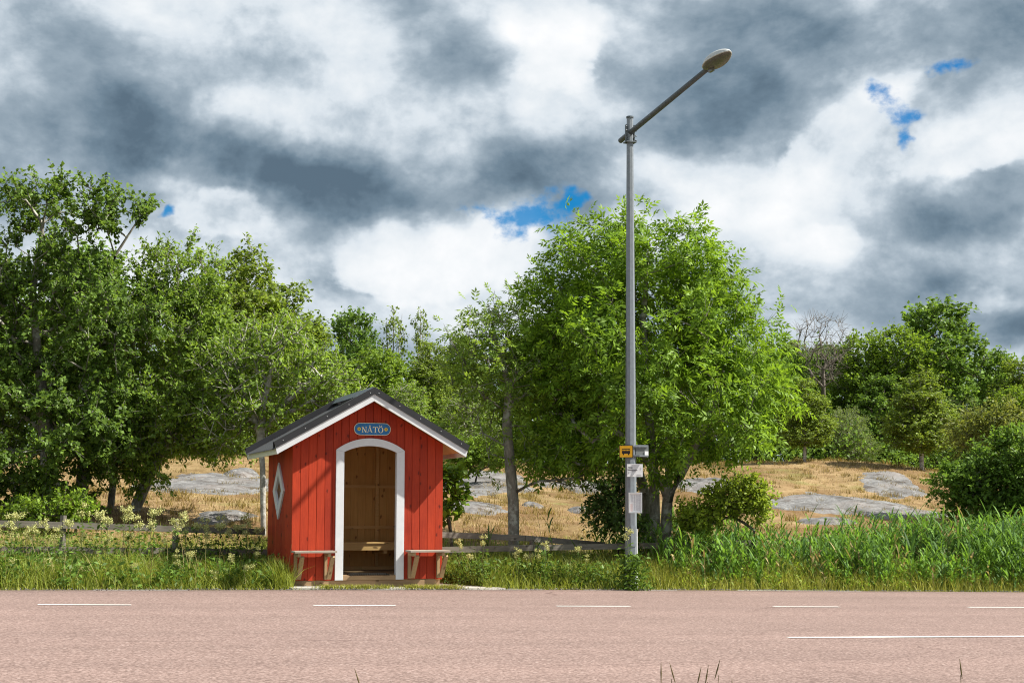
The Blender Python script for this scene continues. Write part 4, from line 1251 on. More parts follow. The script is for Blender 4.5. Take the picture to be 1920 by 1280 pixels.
def bush(name, seed, px, py_base, D, ells, label, mat, n, size=.08, per=16, twigs=6, leaf='plain', width=.6, tl=.28, bark='bark_dark', cat='bush', mind=.14):
    b = grounded(pts(D, (px, py_base), (px+4, py_base-20)))
    b2 = [b[0], b[0]+np.array([.03, 0, .25])]
    t = plant_tree(name, seed, [b2], [ell(*e, D) for e in ells], n, leaf, mat, M[bark], .03, twigs, tl, per, size, mind, 0, .45, .005, None, width, .2)
    tag(t, label, cat); return t
bush('bush', 21, 845, 985, 26.2, [(842, 900, 18, 20), (852, 930, 14, 16), (842, 950, 14, 16)], 'round-leaved green bush peeping out right of the shelter', M['leaf_maple'], 26, .12, 7, 4, width=.9, tl=.2)
bush('bush', 22, 1150, 1020, 26.9, [(1152, 930, 26, 36), (1142, 965, 40, 30), (1165, 985, 40, 24)], 'dark leafy bush just left of the lamp post', M['leaf_dark'], 50, .09, 12, 6, width=.55)
bush('bush', 23, 1385, 1000, 27.1, [(1398, 918, 34, 20), (1365, 945, 42, 26), (1418, 950, 20, 26), (1320, 972, 45, 22)], 'yellow-green bush right of the big ash', M['leaf_yellow'], 85, .085, 13, 6, width=.6)
bush('bush', 24, 1850, 985, 33, [(1845, 905, 75, 50), (1795, 915, 50, 40), (1900, 880, 70, 80), (1855, 950, 100, 30), (1950, 930, 80, 60)], 'large dense dark bush at the right edge', M['leaf_oak'], 260, .095, 14, 6, width=.7, tl=.32)
bush('bush', 25, 1830, 880, 38, [(1830, 815, 50, 32), (1890, 800, 60, 40)], 'reddish brown bush top behind the right-edge bush', M['leaf_rust'], 120, .10, 10, 5, tl=.34)
bush('bush', 26, 890, 868, 42, [(880, 855, 40, 22), (925, 858, 28, 18)], 'low bright bush at the wood edge right of the roof', M['leaf_maple'], 80, .12, 9, 5, tl=.34)
bush('bush', 27, 140, 975, 26.6, [(135, 955, 30, 20), (60, 965, 50, 16)], 'small light green bush under the dark alder', M['leaf_maple'], 60, .085, 10, 5)

# ------------------------------------------------------------------ the wood behind
def variant(seed, kind):
    r = np.random.RandomState(seed)
    if kind == 'birch':
        e = [((0, 0, 5.6), (.55, .55, 1.1)), ((.1, 0, 4.4), (.95, .95, 1.0)), ((-.4, .1, 3.4), (1.0, 1., .9)), ((.5, -.1, 3.0), (1.0, 1.0, .9)), ((0, 0, 2.1), (1.25, 1.2, .7))]
        return plant_tree('birch_tree', seed, [[(0, 0, -.1), (.05, 0, 2), (-.05, .05, 4), (.05, 0, 6.4)], [(.04, 0, 1.2), (.35, .1, 3), (.5, 0, 4.8)]], e, 290, 'plain', M['leaf_birch'], M['bark_birch'], .09, 6, .46, 13, .13, .22, .35, .5, .008, (0, 0, 0), .6)
    if kind == 'oak':
        e = [((0, 0, 5.4), (1.1, 1.0, .95)), ((-1.0, 0, 4.3), (1.0, 1.0, .9)), ((1.1, .1, 4.2), (1.0, 1., .95)), ((0, -.5, 3.4), (1.6, 1.2, 1.0)), ((-1.2, 0, 2.5), (.9, .9, .7)), ((1.3, 0, 2.4), (.9, .9, .8)), ((0, 0, 1.5), (1.6, 1.2, .7))]
        return plant_tree('oak_tree', seed, [[(0, 0, -.1), (.1, 0, 1.5), (0, .1, 3), (.1, 0, 5)], [(.05, 0, 1.4), (.8, 0, 3), (1.1, 0, 4.2)], [(.05, 0, 1.6), (-.7, 0, 3), (-1., 0, 4.2)]], e, 260, 'plain', M['leaf_oak'], M['bark_dark'], .16, 6, .46, 10, .14, .30, 0, .6, .009, (0, 0, 0), .8)
    if kind == 'maple':
        e = [((0, 0, 5.2), (1.2, 1.1, 1.1)), ((-.7, 0, 3.9), (1.2, 1.1, 1.1)), ((.8, 0, 3.7), (1.2, 1.1, 1.1)), ((0, -.3, 2.4), (1.7, 1.4, 1.0)), ((0, 0, 1.2), (1.6, 1.3, .7))]
        return plant_tree('maple_tree', seed, [[(0, 0, -.1), (0, 0, 2), (.1, 0, 4.8)]], e, 270, 'plain', M['leaf_maple'], M['bark_grey'], .13, 6, .46, 10, .14, .30, .05, .6, .009, (0, 0, 0), .75)
    if kind == 'elm':
        e = [((-.2, 0, 5.0), (1.0, 1.0, 1.3)), ((.6, 0, 3.9), (1.1, 1., 1.2)), ((-.8, 0, 3.2), (1.1, 1., 1.0)), ((.2, -.3, 2.2), (1.7, 1.3, 1.0)), ((0, 0, 1.1), (1.6, 1.3, .7))]
        return plant_tree('field_tree', seed, [[(0, 0, -.1), (.1, 0, 1.6), (-.1, 0, 4.8)], [(.08, 0, 1.2), (.6, 0, 3.2), (.8, 0, 4.4)]], e, 240, 'plain', M['leaf_elm'], M['bark_pale'], .09, 6, .5, 9, .14, .28, .15, .5, .020, (0, 0, 0), .5)
    if kind == 'willow':
        e = [((0, 0, 3.6), (1.4, 1.2, 1.0)), ((-1.1, 0, 2.6), (1.2, 1.1, 1.0)), ((1.2, 0, 2.5), (1.2, 1.1, 1.0)), ((0, -.4, 1.4), (2.1, 1.4, 1.1))]
        return plant_tree('willow_bush', seed, [[(0, 0, -.1), (.1, 0, 1.2), (.1, 0, 3)], [(0, 0, .3), (.9, 0, 2.2)], [(0, 0, .3), (-.9, 0, 2.2)]], e, 260, 'plain', M['leaf_willow'], M['bark_grey'], .08, 6, .48, 9, .13, .26, .15, .5, .009, (0, 0, 0), .35)
    if kind == 'poplar':
        e = [((0, 0, 5.8), (.35, .35, .8)), ((-.45, 0, 5.0), (.3, .3, .7)), ((.5, 0, 5.2), (.3, .3, .8)), ((.1, 0, 3.8), (.7, .7, .7)), ((0, 0, 2.5), (1.0, .9, 1.0))]
        return plant_tree('thin_poplar', seed, [[(0, 0, -.1), (0, 0, 3), (0, 0, 6.6)], [(0, 0, 3), (.3, 0, 4.4), (.55, 0, 6.3)], [(0, 0, 2.8), (-.3, 0, 4.2), (-.5, 0, 6.0)]], e, 90, 'plain', M['leaf_birch'], M['bark_pale'], .07, 4, .36, 8, .13, .22, .1, .4, .010, (0, 0, 0), .7)
    if kind == 'bare':
        e = [((0, 0, 5.4), (1.5, 1.2, 1.1)), ((-.8, 0, 4.4), (.9, .8, .8)), ((.9, 0, 4.6), (.8, .8, .9))]
        t = plant_tree('bare_tree', seed, [[(0, 0, -.1), (0, 0, 2), (.15, 0, 4.2)], [(.02, 0, 2.4), (-.6, 0, 4.2)], [(.05, 0, 2.8), (.7, 0, 4.4)]], e, 170, 'plain', M['leaf_birch'], M['bark_dead'], .085, 4, .5, 1, .02, .2, 0, .8, .010, (0, 0, 0), .5)
        for c in list(t.children):
            if c.name.startswith('crown'): bpy.data.objects.remove(c)
        return t
    if kind == 'rust':
        e = [((0, 0, 2.6), (1.1, 1.0, 1.0)), ((-.7, 0, 1.7), (1.0, 1., .9)), ((.7, 0, 1.6), (1.0, 1., .9))]
        return plant_tree('rusty_bush', seed, [[(0, 0, -.1), (.1, 0, 1.2), (.1, 0, 2.4)]], e, 150, 'plain', M['leaf_rust'], M['bark_grey'], .06, 5, .45, 8, .12, .24, .0, .5, .009, (0, 0, 0), .6)
HT = {'birch': 6.9, 'oak': 6.6, 'maple': 6.5, 'elm': 6.5, 'willow': 4.8, 'poplar': 6.9, 'bare': 6.8, 'rust': 3.8}
WD = {'birch': 2.7, 'oak': 4.6, 'maple': 4.2, 'elm': 4.0, 'willow': 5.0, 'poplar': 2.2, 'bare': 3.6, 'rust': 3.6}
protos = {}
def wood_tree(kind, px, D, top, width, label, var=0, rz=None):
    key = (kind, var); D = 50.5 + (D-42)*.7 if D > 0 else -D
    x = at(px, 860, D)
    g = float(ground(x[0], x[1])); h = at(px, top, D)[2]-g
    if key not in protos:
        o = variant(40+var*13+len(kind)*3, kind); protos[key] = o
    else:
        src = protos[key]; o = src.copy(); COL.objects.link(o)
        for ch in src.children:
            c = ch.copy(); COL.objects.link(c); c.parent = o
    s = h/HT[kind]; sx = width*D/F/WD[kind]
    o.location = (x[0], x[1], g); o.scale = (sx, .5*(sx+s), s)
    o.rotation_euler = (0, 0, rz if rz is not None else (px*.7 % 6.28))
    tag(o, label, 'tree' if kind not in ('willow', 'rust') else 'bush', 'trees of the wood behind the rocks')
for a in [
    ('birch', 455, 46, 455, 215, 'tall birch with the highest crown left of the shelter', 0),
    ('birch', 530, 48, 512, 185, 'birch just right of the tallest birch', 1),
    ('birch', 592, 58, 600, 90, 'narrow birch in the gap left above the roof', 0),
    ('oak', 662, 56, 578, 150, 'dark rounded tree above the left roof slope', 0),
    ('poplar', 735, 60, 562, 75, 'thin half-bare poplar above the roof ridge', 0),
    ('poplar', 786, 60, 568, 52, 'slender single-stemmed poplar right of the ridge', 1, 1.2),
    ('maple', 705, 50, 655, 190, 'bright green tree directly behind the roof ridge', 0),
    ('birch', 805, 52, 628, 120, 'birch behind the right roof slope', 1),
    ('birch', 862, 55, 622, 130, 'yellow-green birch left of the thin grey-trunked tree', 0),
    ('elm', 600, 46, 690, 190, 'pale green tree behind the middle of the left roof slope', 0),
    ('elm', 765, 45, 715, 190, 'pale twiggy tree right behind the roof peak', 1),
    ('elm', 885, 44, 715, 170, 'pale twiggy tree between roof and thin trunk', 0),
    ('birch', 540, 44, 650, 170, 'bushy birch behind the left eave', 1),
    ('maple', 1010, 56, 610, 190, 'green tree behind the left side of the big ash', 0),
    ('oak', 385, 56, 560, 230, 'dark tree behind the two leaning trunks', 0),
    ('oak', 160, 52, 455, 330, 'dark tree hidden behind the big alder', 0),
    ('willow', 345, 44, 700, 260, 'grey-green willow behind the left granite slab', 0),
    ('oak', 1120, 52, 650, 230, 'dark tree behind the middle of the big ash', 0),
    ('maple', 1270, 54, 660, 230, 'green tree seen through the right half of the big ash', 0),
    ('oak', 1420, 52, 650, 200, 'dark tree at the right rim of the big ash', 0),
    ('oak', 1500, 56, 655, 130, 'dark oak left of the bare tree', 0),
    ('oak', 1560, 62, 640, 190, 'dark tree right behind the leafless tree', 0),
    ('birch', 1475, 60, 625, 150, 'birch peeping out right of the big ash', 1),
    ('bare', 1545, 55, 578, 155, 'leafless dead tree standing above the right wood', 0),
    ('maple', 1625, 58, 622, 180, 'bright round-crowned tree right of the leafless tree', 0),
    ('oak', 1765, 60, 560, 310, 'tallest dark oak of the right wood', 0),
    ('maple', 1690, 57, 612, 190, 'bright tree left below the tallest dark oak', 0),
    ('oak', 1868, 62, 655, 170, 'dark oak on the right shoulder of the tallest oak', 0),
    ('birch', 1915, 56, 660, 130, 'birch at the right picture edge', 1),
    ('willow', 1590, 51, 762, 190, 'grey-green willow at the edge of the dry hill', 0),
    ('birch', 1728, -49.5, 690, 150, 'small yellow-green birch with a white trunk on the dry hill', 0),
    ('rust', 1838, 50, 765, 120, 'yellow-brown bush right of the small birch', 0),
    ('oak', 1665, 55, 700, 180, 'dark tree between the willow and the small birch', 0),
    ('maple', 1905, 46, 725, 150, 'bright green tree above the right-edge bush', 0),
    ('birch', 1508, -50, 700, 110, 'pale slim-trunked birch at the left of the dry hill', 1),
    ('willow', 1790, 56, 740, 200, 'grey-green willow behind the yellow-brown bush', 0),
    ('oak', -40, 40, 480, 300, 'dark tree beyond the left picture edge of the alder', 0),
]: wood_tree(*a)

def leaf_mass(name, label, P, size, mat, seed, width=.7, kind='stuff'):
    rng = np.random.RandomState(seed); k = len(P)
    A = rng.normal(0, .7, (k, 3)) + np.array([0, 0, -.1]); N = rng.normal(0, .5, (k, 3)) + np.array([0, -.2, .7])
    L = size*rng.uniform(.6, 1.3, k)
    V, Fq = leaf_quads(P, A, N, L, L*width)
    o = np_obj(name, V, [Fq], mat); tag(o, label, None, None, kind); return o
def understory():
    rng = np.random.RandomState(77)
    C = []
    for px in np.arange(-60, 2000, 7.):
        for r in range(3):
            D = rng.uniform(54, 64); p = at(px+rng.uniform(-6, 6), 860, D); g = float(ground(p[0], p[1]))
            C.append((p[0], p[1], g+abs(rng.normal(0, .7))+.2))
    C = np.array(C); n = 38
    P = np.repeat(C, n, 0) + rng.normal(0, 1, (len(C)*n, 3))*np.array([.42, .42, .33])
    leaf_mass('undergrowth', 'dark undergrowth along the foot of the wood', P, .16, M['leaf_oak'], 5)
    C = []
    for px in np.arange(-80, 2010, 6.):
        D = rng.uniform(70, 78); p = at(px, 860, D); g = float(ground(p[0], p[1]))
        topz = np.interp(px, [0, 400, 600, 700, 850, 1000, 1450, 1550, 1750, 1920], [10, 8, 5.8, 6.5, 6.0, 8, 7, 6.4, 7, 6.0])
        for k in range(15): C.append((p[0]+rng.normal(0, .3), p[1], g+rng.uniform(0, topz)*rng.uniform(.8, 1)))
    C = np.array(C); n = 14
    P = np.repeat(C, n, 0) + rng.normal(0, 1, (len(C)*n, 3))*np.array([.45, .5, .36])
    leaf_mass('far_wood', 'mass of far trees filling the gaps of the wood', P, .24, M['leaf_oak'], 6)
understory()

# ------------------------------------------------------------------ verge: grasses, herbs, reeds, flowers
def blades(P, h, lean, wdt, rng, nseg=3, sidebias=None):
    n = len(P); az = rng.uniform(0, 2*np.pi, n)
    ld = np.stack([np.cos(az), np.sin(az), np.zeros(n)], -1)
    fa = az + np.pi/2 + rng.normal(0, .6, n); sv = np.stack([np.cos(fa), np.sin(fa), np.zeros(n)], -1)
    ts = np.linspace(0, 1, nseg+1)
    V = np.empty((n, 2*nseg+1, 3)); h = h[:, None]; lean = lean[:, None]; wdt = wdt[:, None]
    for i, t in enumerate(ts):
        c = P + np.array([0, 0, 1.])*h*(t - .35*lean*t**3) + ld*lean*h*t**1.8
        wv = wdt*(1-t**1.6)
        if i < nseg: V[:, 2*i] = c - sv*wv*.5; V[:, 2*i+1] = c + sv*wv*.5
        else: V[:, 2*nseg] = c
    b = (np.arange(n)*(2*nseg+1))[:, None]
    quads = np.concatenate([b + np.array([[2*i, 2*i+1, 2*i+3, 2*i+2]]) for i in range(nseg-1)])
    tri = b + np.array([[2*nseg-2, 2*nseg-1, 2*nseg]])
    return V.reshape(-1, 3), [quads, tri]
def in_hut(u, v, pad=.0):
    return (u > -HW-.05-pad) & (u < HW+.05+pad) & (v > -.1-pad) & (v < DEP+.1)
def in_slab(u, v):
    return (u > -1.3) & (u < np.interp(v, [-.3, 0, .95, 2.3], [1.7, 2.0, 1.7, 1.55])) & (v > np.interp(u, [-1.3, -.6, .5, 1.75, 2.05], [-.6, -.58, -.44, -.28, -.05])) & (v < 2.35)
def scatter(rng, n, u0, u1, v0, v1, dens=None):
    u = rng.uniform(u0, u1, n); v = rng.uniform(v0, v1, n)
    keep = (v > edge_v(u)-.02+.30*fbm(u*3, u*0+2, 4)) & ~in_slab(u, v)
    if dens is not None: keep &= rng.rand(n) < dens(u, v)
    u, v = u[keep], v[keep]; x = OX+u*RU[0]+v*RV[0]; y = OY+u*RU[1]+v*RV[1]
    return u, v, np.stack([x, y, ground(x, y)-.01], -1)
def build_verge():
    rng = np.random.RandomState(5)
    # short sunny edge
    u, v, P = scatter(rng, 62000, -13, 17, -2.3, 2.2, lambda u, v: np.clip(1.15-(v-edge_v(u))/.75, .0, 1))
    d = v-edge_v(u)
    h = (.05+.17*np.clip(d/.6, 0, 1))*rng.uniform(.5, 1.35, len(u))
    V, Fc = blades(P, h, rng.uniform(.1, .9, len(u)), rng.uniform(.006, .013, len(u)), rng, 2)
    o = np_obj('verge_grass', V, Fc, M['grass_low']); tag(o, 'short sunlit grass along the asphalt edge', None, None, 'stuff')
    # tall grass
    u, v, P = scatter(rng, 95000, -14, 6.2, -1.6, 3.2, lambda u, v: np.clip((v-edge_v(u)-.15)/.6, 0, 1)*(.45+.55*(fbm(u*.9, v*.9, 3) > -.08)))
    d = v-edge_v(u)
    cap = np.where(u < -HW, np.interp(v, [.4, 1.4], [.54, .36]), .56)
    h = np.minimum(.16+.42*np.clip(d/1.2, 0, 1), cap)*rng.uniform(.55, 1.25, len(u))*(1+.9*fbm(u*.8+4, v*.8, 3))
    V, Fc = blades(P, h, rng.uniform(.15, 1.1, len(u)), rng.uniform(.007, .017, len(u)), rng, 3)
    o = np_obj('tall_grass', V, Fc, M['grass']); tag(o, 'tall green grass of the verge around the shelter', None, None, 'stuff')
    # grass among and before the reeds
    u, v, P = scatter(rng, 45000, 5.2, 18, -.2, 3.2, lambda u, v: np.clip((v-edge_v(u)-.05)/.5, 0, 1))
    h = (.2+.35*np.clip((v-edge_v(u))/1.0, 0, 1))*rng.uniform(.55, 1.3, len(u))
    V, Fc = blades(P, h, rng.uniform(.1, .8, len(u)), rng.uniform(.008, .016, len(u)), rng, 3)
    o = np_obj('reed_bed_grass', V, Fc, M['grass_low']); tag(o, 'green grass in front of the reeds', None, None, 'stuff')
    # tall pale flowering grass stems
    u, v, P = scatter(rng, 3400, -14, 18, -1.2, 3.0, lambda u, v: np.clip((v-edge_v(u)-.35)/.6, 0, 1))
    V, Fc = blades(P, rng.uniform(.45, .95, len(u))*np.where(u < -1, 1.05, np.where(u > 5.5, 1.25, .8)), rng.uniform(.1, .7, len(u)), rng.uniform(.006, .011, len(u)), rng, 3)
    o = np_obj('straw_stems', V, Fc, M['dry']); tag(o, 'straw-coloured grass stems rising from the verge', None, None, 'stuff')
    # broad-leaved herbs
    u, v, P = scatter(rng, 2600, -14, 6.5, -1.4, 3., lambda u, v: np.clip((v-edge_v(u)-.3)/.7, 0, 1)*(fbm(u*.7+9, v*.7, 3) > -.06))
    n = 34; hh = np.repeat(np.minimum(.25+.35*np.clip((v-edge_v(u))/1.2, 0, 1), np.where(u < -HW, .46, .46))*rng.uniform(.6, 1.15, len(u)), n)
    Q = np.repeat(P, n, 0) + rng.normal(0, 1, (len(P)*n, 3))*np.array([.09, .09, 0]); Q[:, 2] += hh*rng.uniform(.1, 1, len(Q))
    leaf_mass('verge_herbs', 'leafy herbs growing in the verge', Q, .09, M['herb'], 8, .42)
    # herbs at the foot of the lamp post
    k = 900; C = np.array([PX-.02, PY-.35, PZ]); Q = C + rng.normal(0, 1, (k, 3))*np.array([.13, .12, 0]); Q[:, 2] += rng.uniform(0, .62, k)
    leaf_mass('post_herbs', 'dark leafy herbs at the foot of the lamp post', Q, .08, M['herb'], 9, .45)
    # weeds along the left shelter wall and slab
    k = 1500; uu = rng.uniform(-1.62, -1.28, k); vv = rng.uniform(-.5, 1.6, k); x = OX+uu*RU[0]+vv*RV[0]; y = OY+uu*RU[1]+vv*RV[1]
    P = np.stack([x, y, ground(x, y)], -1)
    V, Fc = blades(P, rng.uniform(.2, .62, k), rng.uniform(.1, .9, k), rng.uniform(.008, .014, k), rng, 3)
    o = np_obj('wall_grass', V, Fc, M['grass']); tag(o, 'grass tuft against the left shelter wall', None, None, 'stuff')
    k = 2600; cu = rng.choice([-.75, -.45, -.2, .1, .62, .9, 1.15, 1.3], k, p=[.13, .13, .12, .1, .13, .14, .13, .12]); uu = cu + rng.normal(0, .10, k); vv = np.interp(uu, [-1.3, -.6, .5, 1.75], [-.61, -.6, -.46, -.33]) + rng.normal(0, .035, k)
    x = OX+uu*RU[0]+vv*RV[0]; y = OY+uu*RU[1]+vv*RV[1]; P = np.stack([x, y, np.full(k, .0)-.0221*uu+.005], -1)
    V, Fc = blades(P, rng.uniform(.03, .11, k), rng.uniform(.2, 1., k), rng.uniform(.006, .012, k), rng, 2)
    o = np_obj('slab_weeds', V, Fc, M['grass_low']); tag(o, 'small weeds in the joint before the shelter slab', None, None, 'stuff')
build_verge()

def reeds_at(P, hts, rng, nl=8, lw=.022):
    """reed stalks with arching leaves; returns verts, faces"""
    n = len(P); tilt = rng.normal(0, .09, (n, 2))
    top = P + np.stack([tilt[:, 0]*hts, tilt[:, 1]*hts, hts], -1)
    V1, F1 = tubes(P, top, np.full(n, .006), np.full(n, .002), k=3)
    Vs, quads, tris, o = [V1], [F1], [], len(V1)
    t = rng.uniform(.2, 1.0, (n, nl)); az = rng.uniform(0, 2*np.pi, (n, nl))
    B = P[:, None] + (top-P)[:, None]*t[..., None]
    L = rng.uniform(.30, .62, (n, nl))*(hts/1.4)[:, None]
    B = B.reshape(-1, 3); L = L.ravel(); az = az.ravel(); m = len(B)
    od = np.stack([np.cos(az), np.sin(az), np.zeros(m)], -1); sv = np.stack([-np.sin(az), np.cos(az), np.zeros(m)], -1)
    up = rng.uniform(.65, 1.15, m)[:, None]; droop = rng.uniform(.1, .75, m)[:, None]
    V = np.empty((m, 7, 3)); L = L[:, None]; w = lw*rng.uniform(.7, 1.3, (m, 1))
    for i, s in enumerate((0, .35, .7, 1)):
        c = B + od*L*(s*.55 + .25*droop*s*s) + np.array([0, 0, 1.])*L*(up*s - droop*s**2.4)
        ww = w*(.5, 1., .75, 0)[i]
        if i < 3: V[:, 2*i] = c - sv*ww*.5; V[:, 2*i+1] = c + sv*ww*.5
        else: V[:, 6] = c
    b = o + (np.arange(m)*7)[:, None]
    quads += [b+np.array([[0, 1, 3, 2]]), b+np.array([[2, 3, 5, 4]])]; tris.append(b+np.array([[4, 5, 6]])); Vs.append(V.reshape(-1, 3))
    return np.concatenate(Vs), [np.concatenate(quads), np.concatenate(tris)]
def build_reeds():
    rng = np.random.RandomState(31)
    for (cnt, mat, nm, lab, hs, lo) in ((4300, 'reed', 'reed_bed', 'dense bright green reeds along the right verge', 1.0, -.12), (1900, 'reed_old', 'dark_reeds', 'darker bluish reeds mixed into the reed bed', 1.04, -.02), (520, 'dry', 'dead_reeds', 'straw-coloured dead reed stalks in the reed bed', .95, -.2)):
        u, v, P = scatter(rng, cnt, 5.5, 18.5, .25, 4.2, lambda u, v: np.clip((v-.3)/.5, 0, 1)*np.clip((u-5.4)/.8, 0, 1)*(.25+.75*(fbm(u*.7+lo*40, v*.7+5, 3) > lo)))
        h = hs*np.interp(u, [5.5, 7, 9.5, 11, 13, 18], [.85, .85, .76, .90, 1.16, 1.25])*rng.uniform(.45, 1.2, len(u))*(1+1.1*fbm(u*.9+2, v*.9, 3))*np.interp(v, [.3, 1.2], [.65, 1.])
        V, Fc = reeds_at(P, h, rng, 8 if mat != 'dry' else 3, .034)
        o = np_obj(nm, V, Fc, M[mat]); tag(o, lab, None, None, 'stuff')
    # herbs at the foot of the reeds
    u, v, P = scatter(rng, 1500, 5.2, 18, -.1, 2.0, lambda u, v: np.clip((v-edge_v(u)-.2)/.5, 0, 1)*(fbm(u*.8+9, v*.8, 3) > -.04))
    n = 30; hh = np.repeat((.15+.30*np.clip((v-edge_v(u))/1.0, 0, 1))*rng.uniform(.6, 1.25, len(u)), n)
    Q = np.repeat(P, n, 0) + rng.normal(0, 1, (len(P)*n, 3))*np.array([.10, .10, 0]); Q[:, 2] += hh*rng.uniform(.1, 1, len(Q))
    leaf_mass('reed_edge_herbs', 'yellow-green herbs at the foot of the reeds', Q, .065, M['leaf_yellow'], 18, .42)
    k = 0
    for (px, py, h, lab) in [(905, 1010, .95, 'reed plant standing left of the thin grey trunk'), (925, 1015, .8, 'shorter reed plant left of the thin grey trunk'), (1032, 1035, 1.25, 'tallest dark reed right of the thin grey trunk'), (1050, 1035, 1.1, 'dark reed leaning right beside the tallest reed'), (1015, 1035, .85, 'low dark reed right of the thin trunk'), (1085, 1035, .85, 'dark reed left of the bush by the lamp post')]:
        x = at(px, py, 26.0); g = float(ground(x[0], x[1]))
        V, Fc = reeds_at(np.zeros((1, 3))+np.array([[0, 0, -.05]]), np.array([h+.15]), rng, 9, .03)
        o = np_obj('reed', V, Fc, M['reed_dark']); o.location = (x[0], x[1], g); tag(o, lab, 'reed', 'single reeds before the dry slope')
build_reeds()

def meadow_proto(seed, dark=False):
    rng = np.random.RandomState(seed); h = 1.0
    root = empty('meadowsweet')
    st = MB(); st.tube([(0, 0, -.05), (.02, 0, .5), (.01, .02, h)], [.006, .005, .003], 5)
    for k in range(5):
        a = rng.uniform(0, 6.28); b = (.012, .012, h-.10*rng.rand()-.03); st.tube([b, (b[0]+.07*math.cos(a), b[1]+.07*math.sin(a), b[2]+.07)], .002, 4)
    st.build('stem', M['stalk'], root)
    k = 230; cl = rng.normal(0, 1, (7, 3))*np.array([.042, .042, .05])+np.array([.01, .02, h+.02])
    P = cl[rng.randint(0, 7, k)] + rng.normal(0, .020, (k, 3))
    V, Fq = leaf_quads(P, rng.normal(0, 1, (k, 3)), rng.normal(0, 1, (k, 3)), np.full(k, .022), np.full(k, .02))
    np_obj('flower_head', V, [Fq], M['cream_flower'], root)['kind'] = 'stuff'
    k = 70; z = rng.uniform(.1, .85, k); P = np.stack([rng.normal(0, .06, k), rng.normal(0, .06, k), z], -1)
    V, Fq = leaf_quads(P, np.stack([P[:, 0], P[:, 1], np.full(k, .02)], -1)+rng.normal(0, .03, (k, 3)), np.array([[0, 0, 1.]])+rng.normal(0, .3, (k, 3)), np.full(k, .10), np.full(k, .045))
    np_obj('leaves', V, [Fq], M['herb'], root)['kind'] = 'stuff'
    return root
def build_meadow():
    rng = random.Random(12); ps = [meadow_proto(s) for s in (1, 2, 3)]; used = [False]*3
    spots = []
    for px in np.arange(8, 496, 13): spots.append((px+rng.uniform(-8, 8), rng.uniform(958, 1012), 'back'))
    for (px, py) in [(25, 1055), (90, 1050), (100, 1068), (155, 1065), (172, 1075), (190, 1085), (330, 1040), (337, 1057), (360, 1038), (252, 1060), (430, 1045), (480, 1035), (462, 1062), (405, 1080), (130, 1080), (20, 1000)]: spots.append((px, py, 'mid'))
    for (px, py) in [(862, 1018), (905, 1015), (965, 1035), (1010, 1040), (1025, 1022), (878, 1042), (1081, 1028), (1180, 1000), (985, 1042), (1100, 1048)]: spots.append((px, py, 'right'))
    spots.sort(key=lambda q: (q[2], q[0])); count = {}
    tens = ['', '', 'twenty', 'thirty', 'forty']; ones = ['', 'first', 'second', 'third', 'fourth', 'fifth', 'sixth', 'seventh', 'eighth', 'ninth', 'tenth', 'eleventh', 'twelfth', 'thirteenth', 'fourteenth', 'fifteenth', 'sixteenth', 'seventeenth', 'eighteenth', 'nineteenth']
    def ordinal(n): return ones[n] if n < 20 else (tens[n//10]+('-'+ones[n % 10] if n % 10 else 'th')).replace('tyth', 'tieth')
    for i, (px, py, z) in enumerate(spots):
        count[z] = count.get(z, 0)+1; nth = ordinal(count[z])
        v = {'back': rng.uniform(1.2, 2.1), 'mid': rng.uniform(-.55, .25), 'right': rng.uniform(.2, 1.0)}[z]
        if px > 1170: v = -.25
        u = u_for_px(px, v, .9); x, y = W(u, v); g = float(ground(x, y)); top = at(px, py, y)[2]
        h = max(.25, top-g)
        k = i % 3
        if not used[k]: o = ps[k]; used[k] = True
        else:
            o = ps[k].copy(); COL.objects.link(o)
            for ch in ps[k].children:
                c = ch.copy(); COL.objects.link(c); c.parent = o
        s = max(rng.uniform(.55, .85), h+.03); o.location = (x, y, top-s); o.scale = (s, s, s); o.rotation_euler = (rng.uniform(-.06, .06), rng.uniform(-.06, .06), rng.uniform(0, 6.28))
        lab = {'back': nth+' cream meadowsweet from the left in the row along the left fence', 'mid': nth+' cream meadowsweet from the left, low in the left verge near the asphalt', 'right': nth+' cream meadowsweet from the shelter towards the lamp post'}[z]
        if px > 1170: lab = 'single cream meadowsweet in front of the lamp post'
        tag(o, lab, 'flower', {'back': 'meadowsweet along the left fence', 'mid': 'meadowsweet in the left verge', 'right': 'meadowsweet right of the shelter'}[z])
build_meadow()

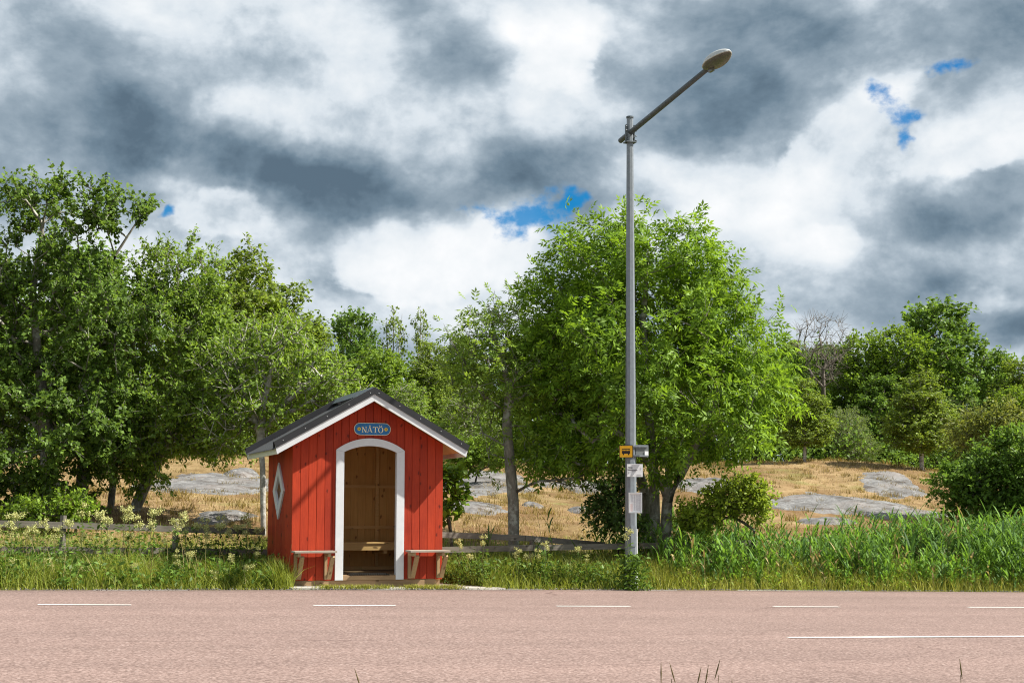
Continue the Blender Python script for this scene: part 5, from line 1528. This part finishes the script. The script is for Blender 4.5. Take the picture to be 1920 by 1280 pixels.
def build_dry_grass():
    rng = np.random.RandomState(61); n = 95000
    Dd = 24+36*rng.rand(n)**.8; px = rng.uniform(-60, 1980, n)
    x = (px-960)/F*Dd; y = Dd
    d = dryness(x, y); keep = (rng.rand(n) < d*.9) & (fbm(x*.35+3, y*.35, 3) > -.16)
    x, y = x[keep], y[keep]; k = len(x)
    P = np.stack([x, y, ground(x, y)-.02], -1)
    h = rng.uniform(.03, .15, k)*(1+1.8*fbm(x*.5, y*.5, 3))*np.interp(y, [26, 34], [1.5, 1])
    V, Fc = blades(P, h, rng.uniform(.2, .9, k), rng.uniform(.010, .022, k), rng, 2)
    o = np_obj('dry_grass', V, Fc, M['dry']); tag(o, 'parched golden grass on the slope', None, None, 'stuff')
    # tussocks
    m = 1500; Dd = 25+32*rng.rand(m)**.8; cx = (rng.uniform(-60, 1980, m)-960)/F*Dd; cy = Dd; keep = dryness(cx, cy) > .4; cx, cy = cx[keep], cy[keep]
    nb = 34; x = np.repeat(cx, nb)+rng.normal(0, .10, len(cx)*nb); y = np.repeat(cy, nb)+rng.normal(0, .10, len(cx)*nb); k = len(x)
    P = np.stack([x, y, ground(x, y)-.02], -1)
    V, Fc = blades(P, rng.uniform(.08, .26, k)*np.repeat(rng.uniform(.5, 1.3, len(cx)), nb), rng.uniform(.2, 1., k), rng.uniform(.010, .02, k), rng, 2)
    o = np_obj('grass_tussocks', V, Fc, M['tussock']); tag(o, 'brownish grass tussocks scattered over the dry slope', None, None, 'stuff')
    # a greener strip behind the fence
    n = 46000; u = rng.uniform(-14, 18, n); v = rng.uniform(2.0, 5.6, n); keep = rng.rand(n) < np.interp(v, [3.2, 5.6], [1, .12])
    u, v = u[keep], v[keep]; x = OX+u*RU[0]+v*RV[0]; y = OY+u*RU[1]+v*RV[1]
    P = np.stack([x, y, ground(x, y)-.02], -1); k = len(x)
    V, Fc = blades(P, rng.uniform(.15, .5, k)*np.interp(y-.338*x, [25, 28], [1, .7]), rng.uniform(.2, .9, k), rng.uniform(.008, .016, k), rng, 3)
    o = np_obj('ditch_grass', V, Fc, M['grass']); tag(o, 'green grass in the ditch behind the fence', None, None, 'stuff')
build_dry_grass()

def foreground_stalks():
    labs = ['dark grass stalk at the bottom right of centre, leftmost of the pair', 'slanting dark grass stalk, right one of the pair at the bottom', 'short dark grass stalk left of the forked pair at the bottom', 'forked dark grass stalk at the bottom edge', 'thin bent grass tip above the forked stalk', 'lone dark grass stalk near the bottom right corner', 'thin pale grass stalk at the bottom left of centre', 'small dark grass tip at the bottom below the bent tip']
    for i, (px, top, bend) in enumerate([(1239, 1240, .0), (1258, 1241, -.05), (1312, 1249, .04), (1326, 1246, .03), (1347, 1234, .05), (1800, 1234, -.02), (668, 1252, -.06), (1372, 1270, .0)]):
        D = 5.2+.12*(i % 3); p = at(px, top, D); g = float(ground(p[0], p[1])); h = p[2]-g
        root = empty('grass_stalk', (p[0]-bend*.5, p[1], g)); tag(root, labs[i], 'grass stalk', 'dry stalks before the camera')
        m = MB(); m.tube([(0, 0, -.03), (bend*.2, 0, h*.6), (bend*.5, 0, h-.06)], [.002, .0015, .0011], 5); m.build('stem', M['dark_stalk'], root)
        m = MB(); m.tube([(bend*.5-bend*.3, 0, h-.075), (bend*.5-bend*.1, 0, h-.04), (bend*.5+bend*.12, 0, h)], [.0013, .0030, .0007], 6); m.build('seed_head', M['dark_stalk'], root)
foreground_stalks()

def gravel():
    rng = np.random.RandomState(3); n = 1500
    u = rng.uniform(-9, 13, n); v = edge_v(u) + rng.normal(-.05, .10, n); x = OX+u*RU[0]+v*RV[0]; y = OY+u*RU[1]+v*RV[1]
    z = base_slope(u)+.012; r = rng.uniform(.004, .013, n)
    T_ = np.array([[1, 0, 0], [0, 1, 0], [-1, 0, 0], [0, -1, 0], [0, 0, .8], [0, 0, -.8]], float)
    V = (T_[None]*r[:, None, None]*rng.uniform(.6, 1.3, (n, 6, 1)) + np.stack([x, y, z], -1)[:, None]).reshape(-1, 3)
    f = np.array([[0, 1, 4], [1, 2, 4], [2, 3, 4], [3, 0, 4], [1, 0, 5], [2, 1, 5], [3, 2, 5], [0, 3, 5]])
    Fc = (np.arange(n)[:, None, None]*6 + f[None]).reshape(-1, 3)
    o = np_obj('gravel', V, [Fc], M['granite']); tag(o, 'loose gravel along the asphalt edge', None, None, 'stuff')
gravel()
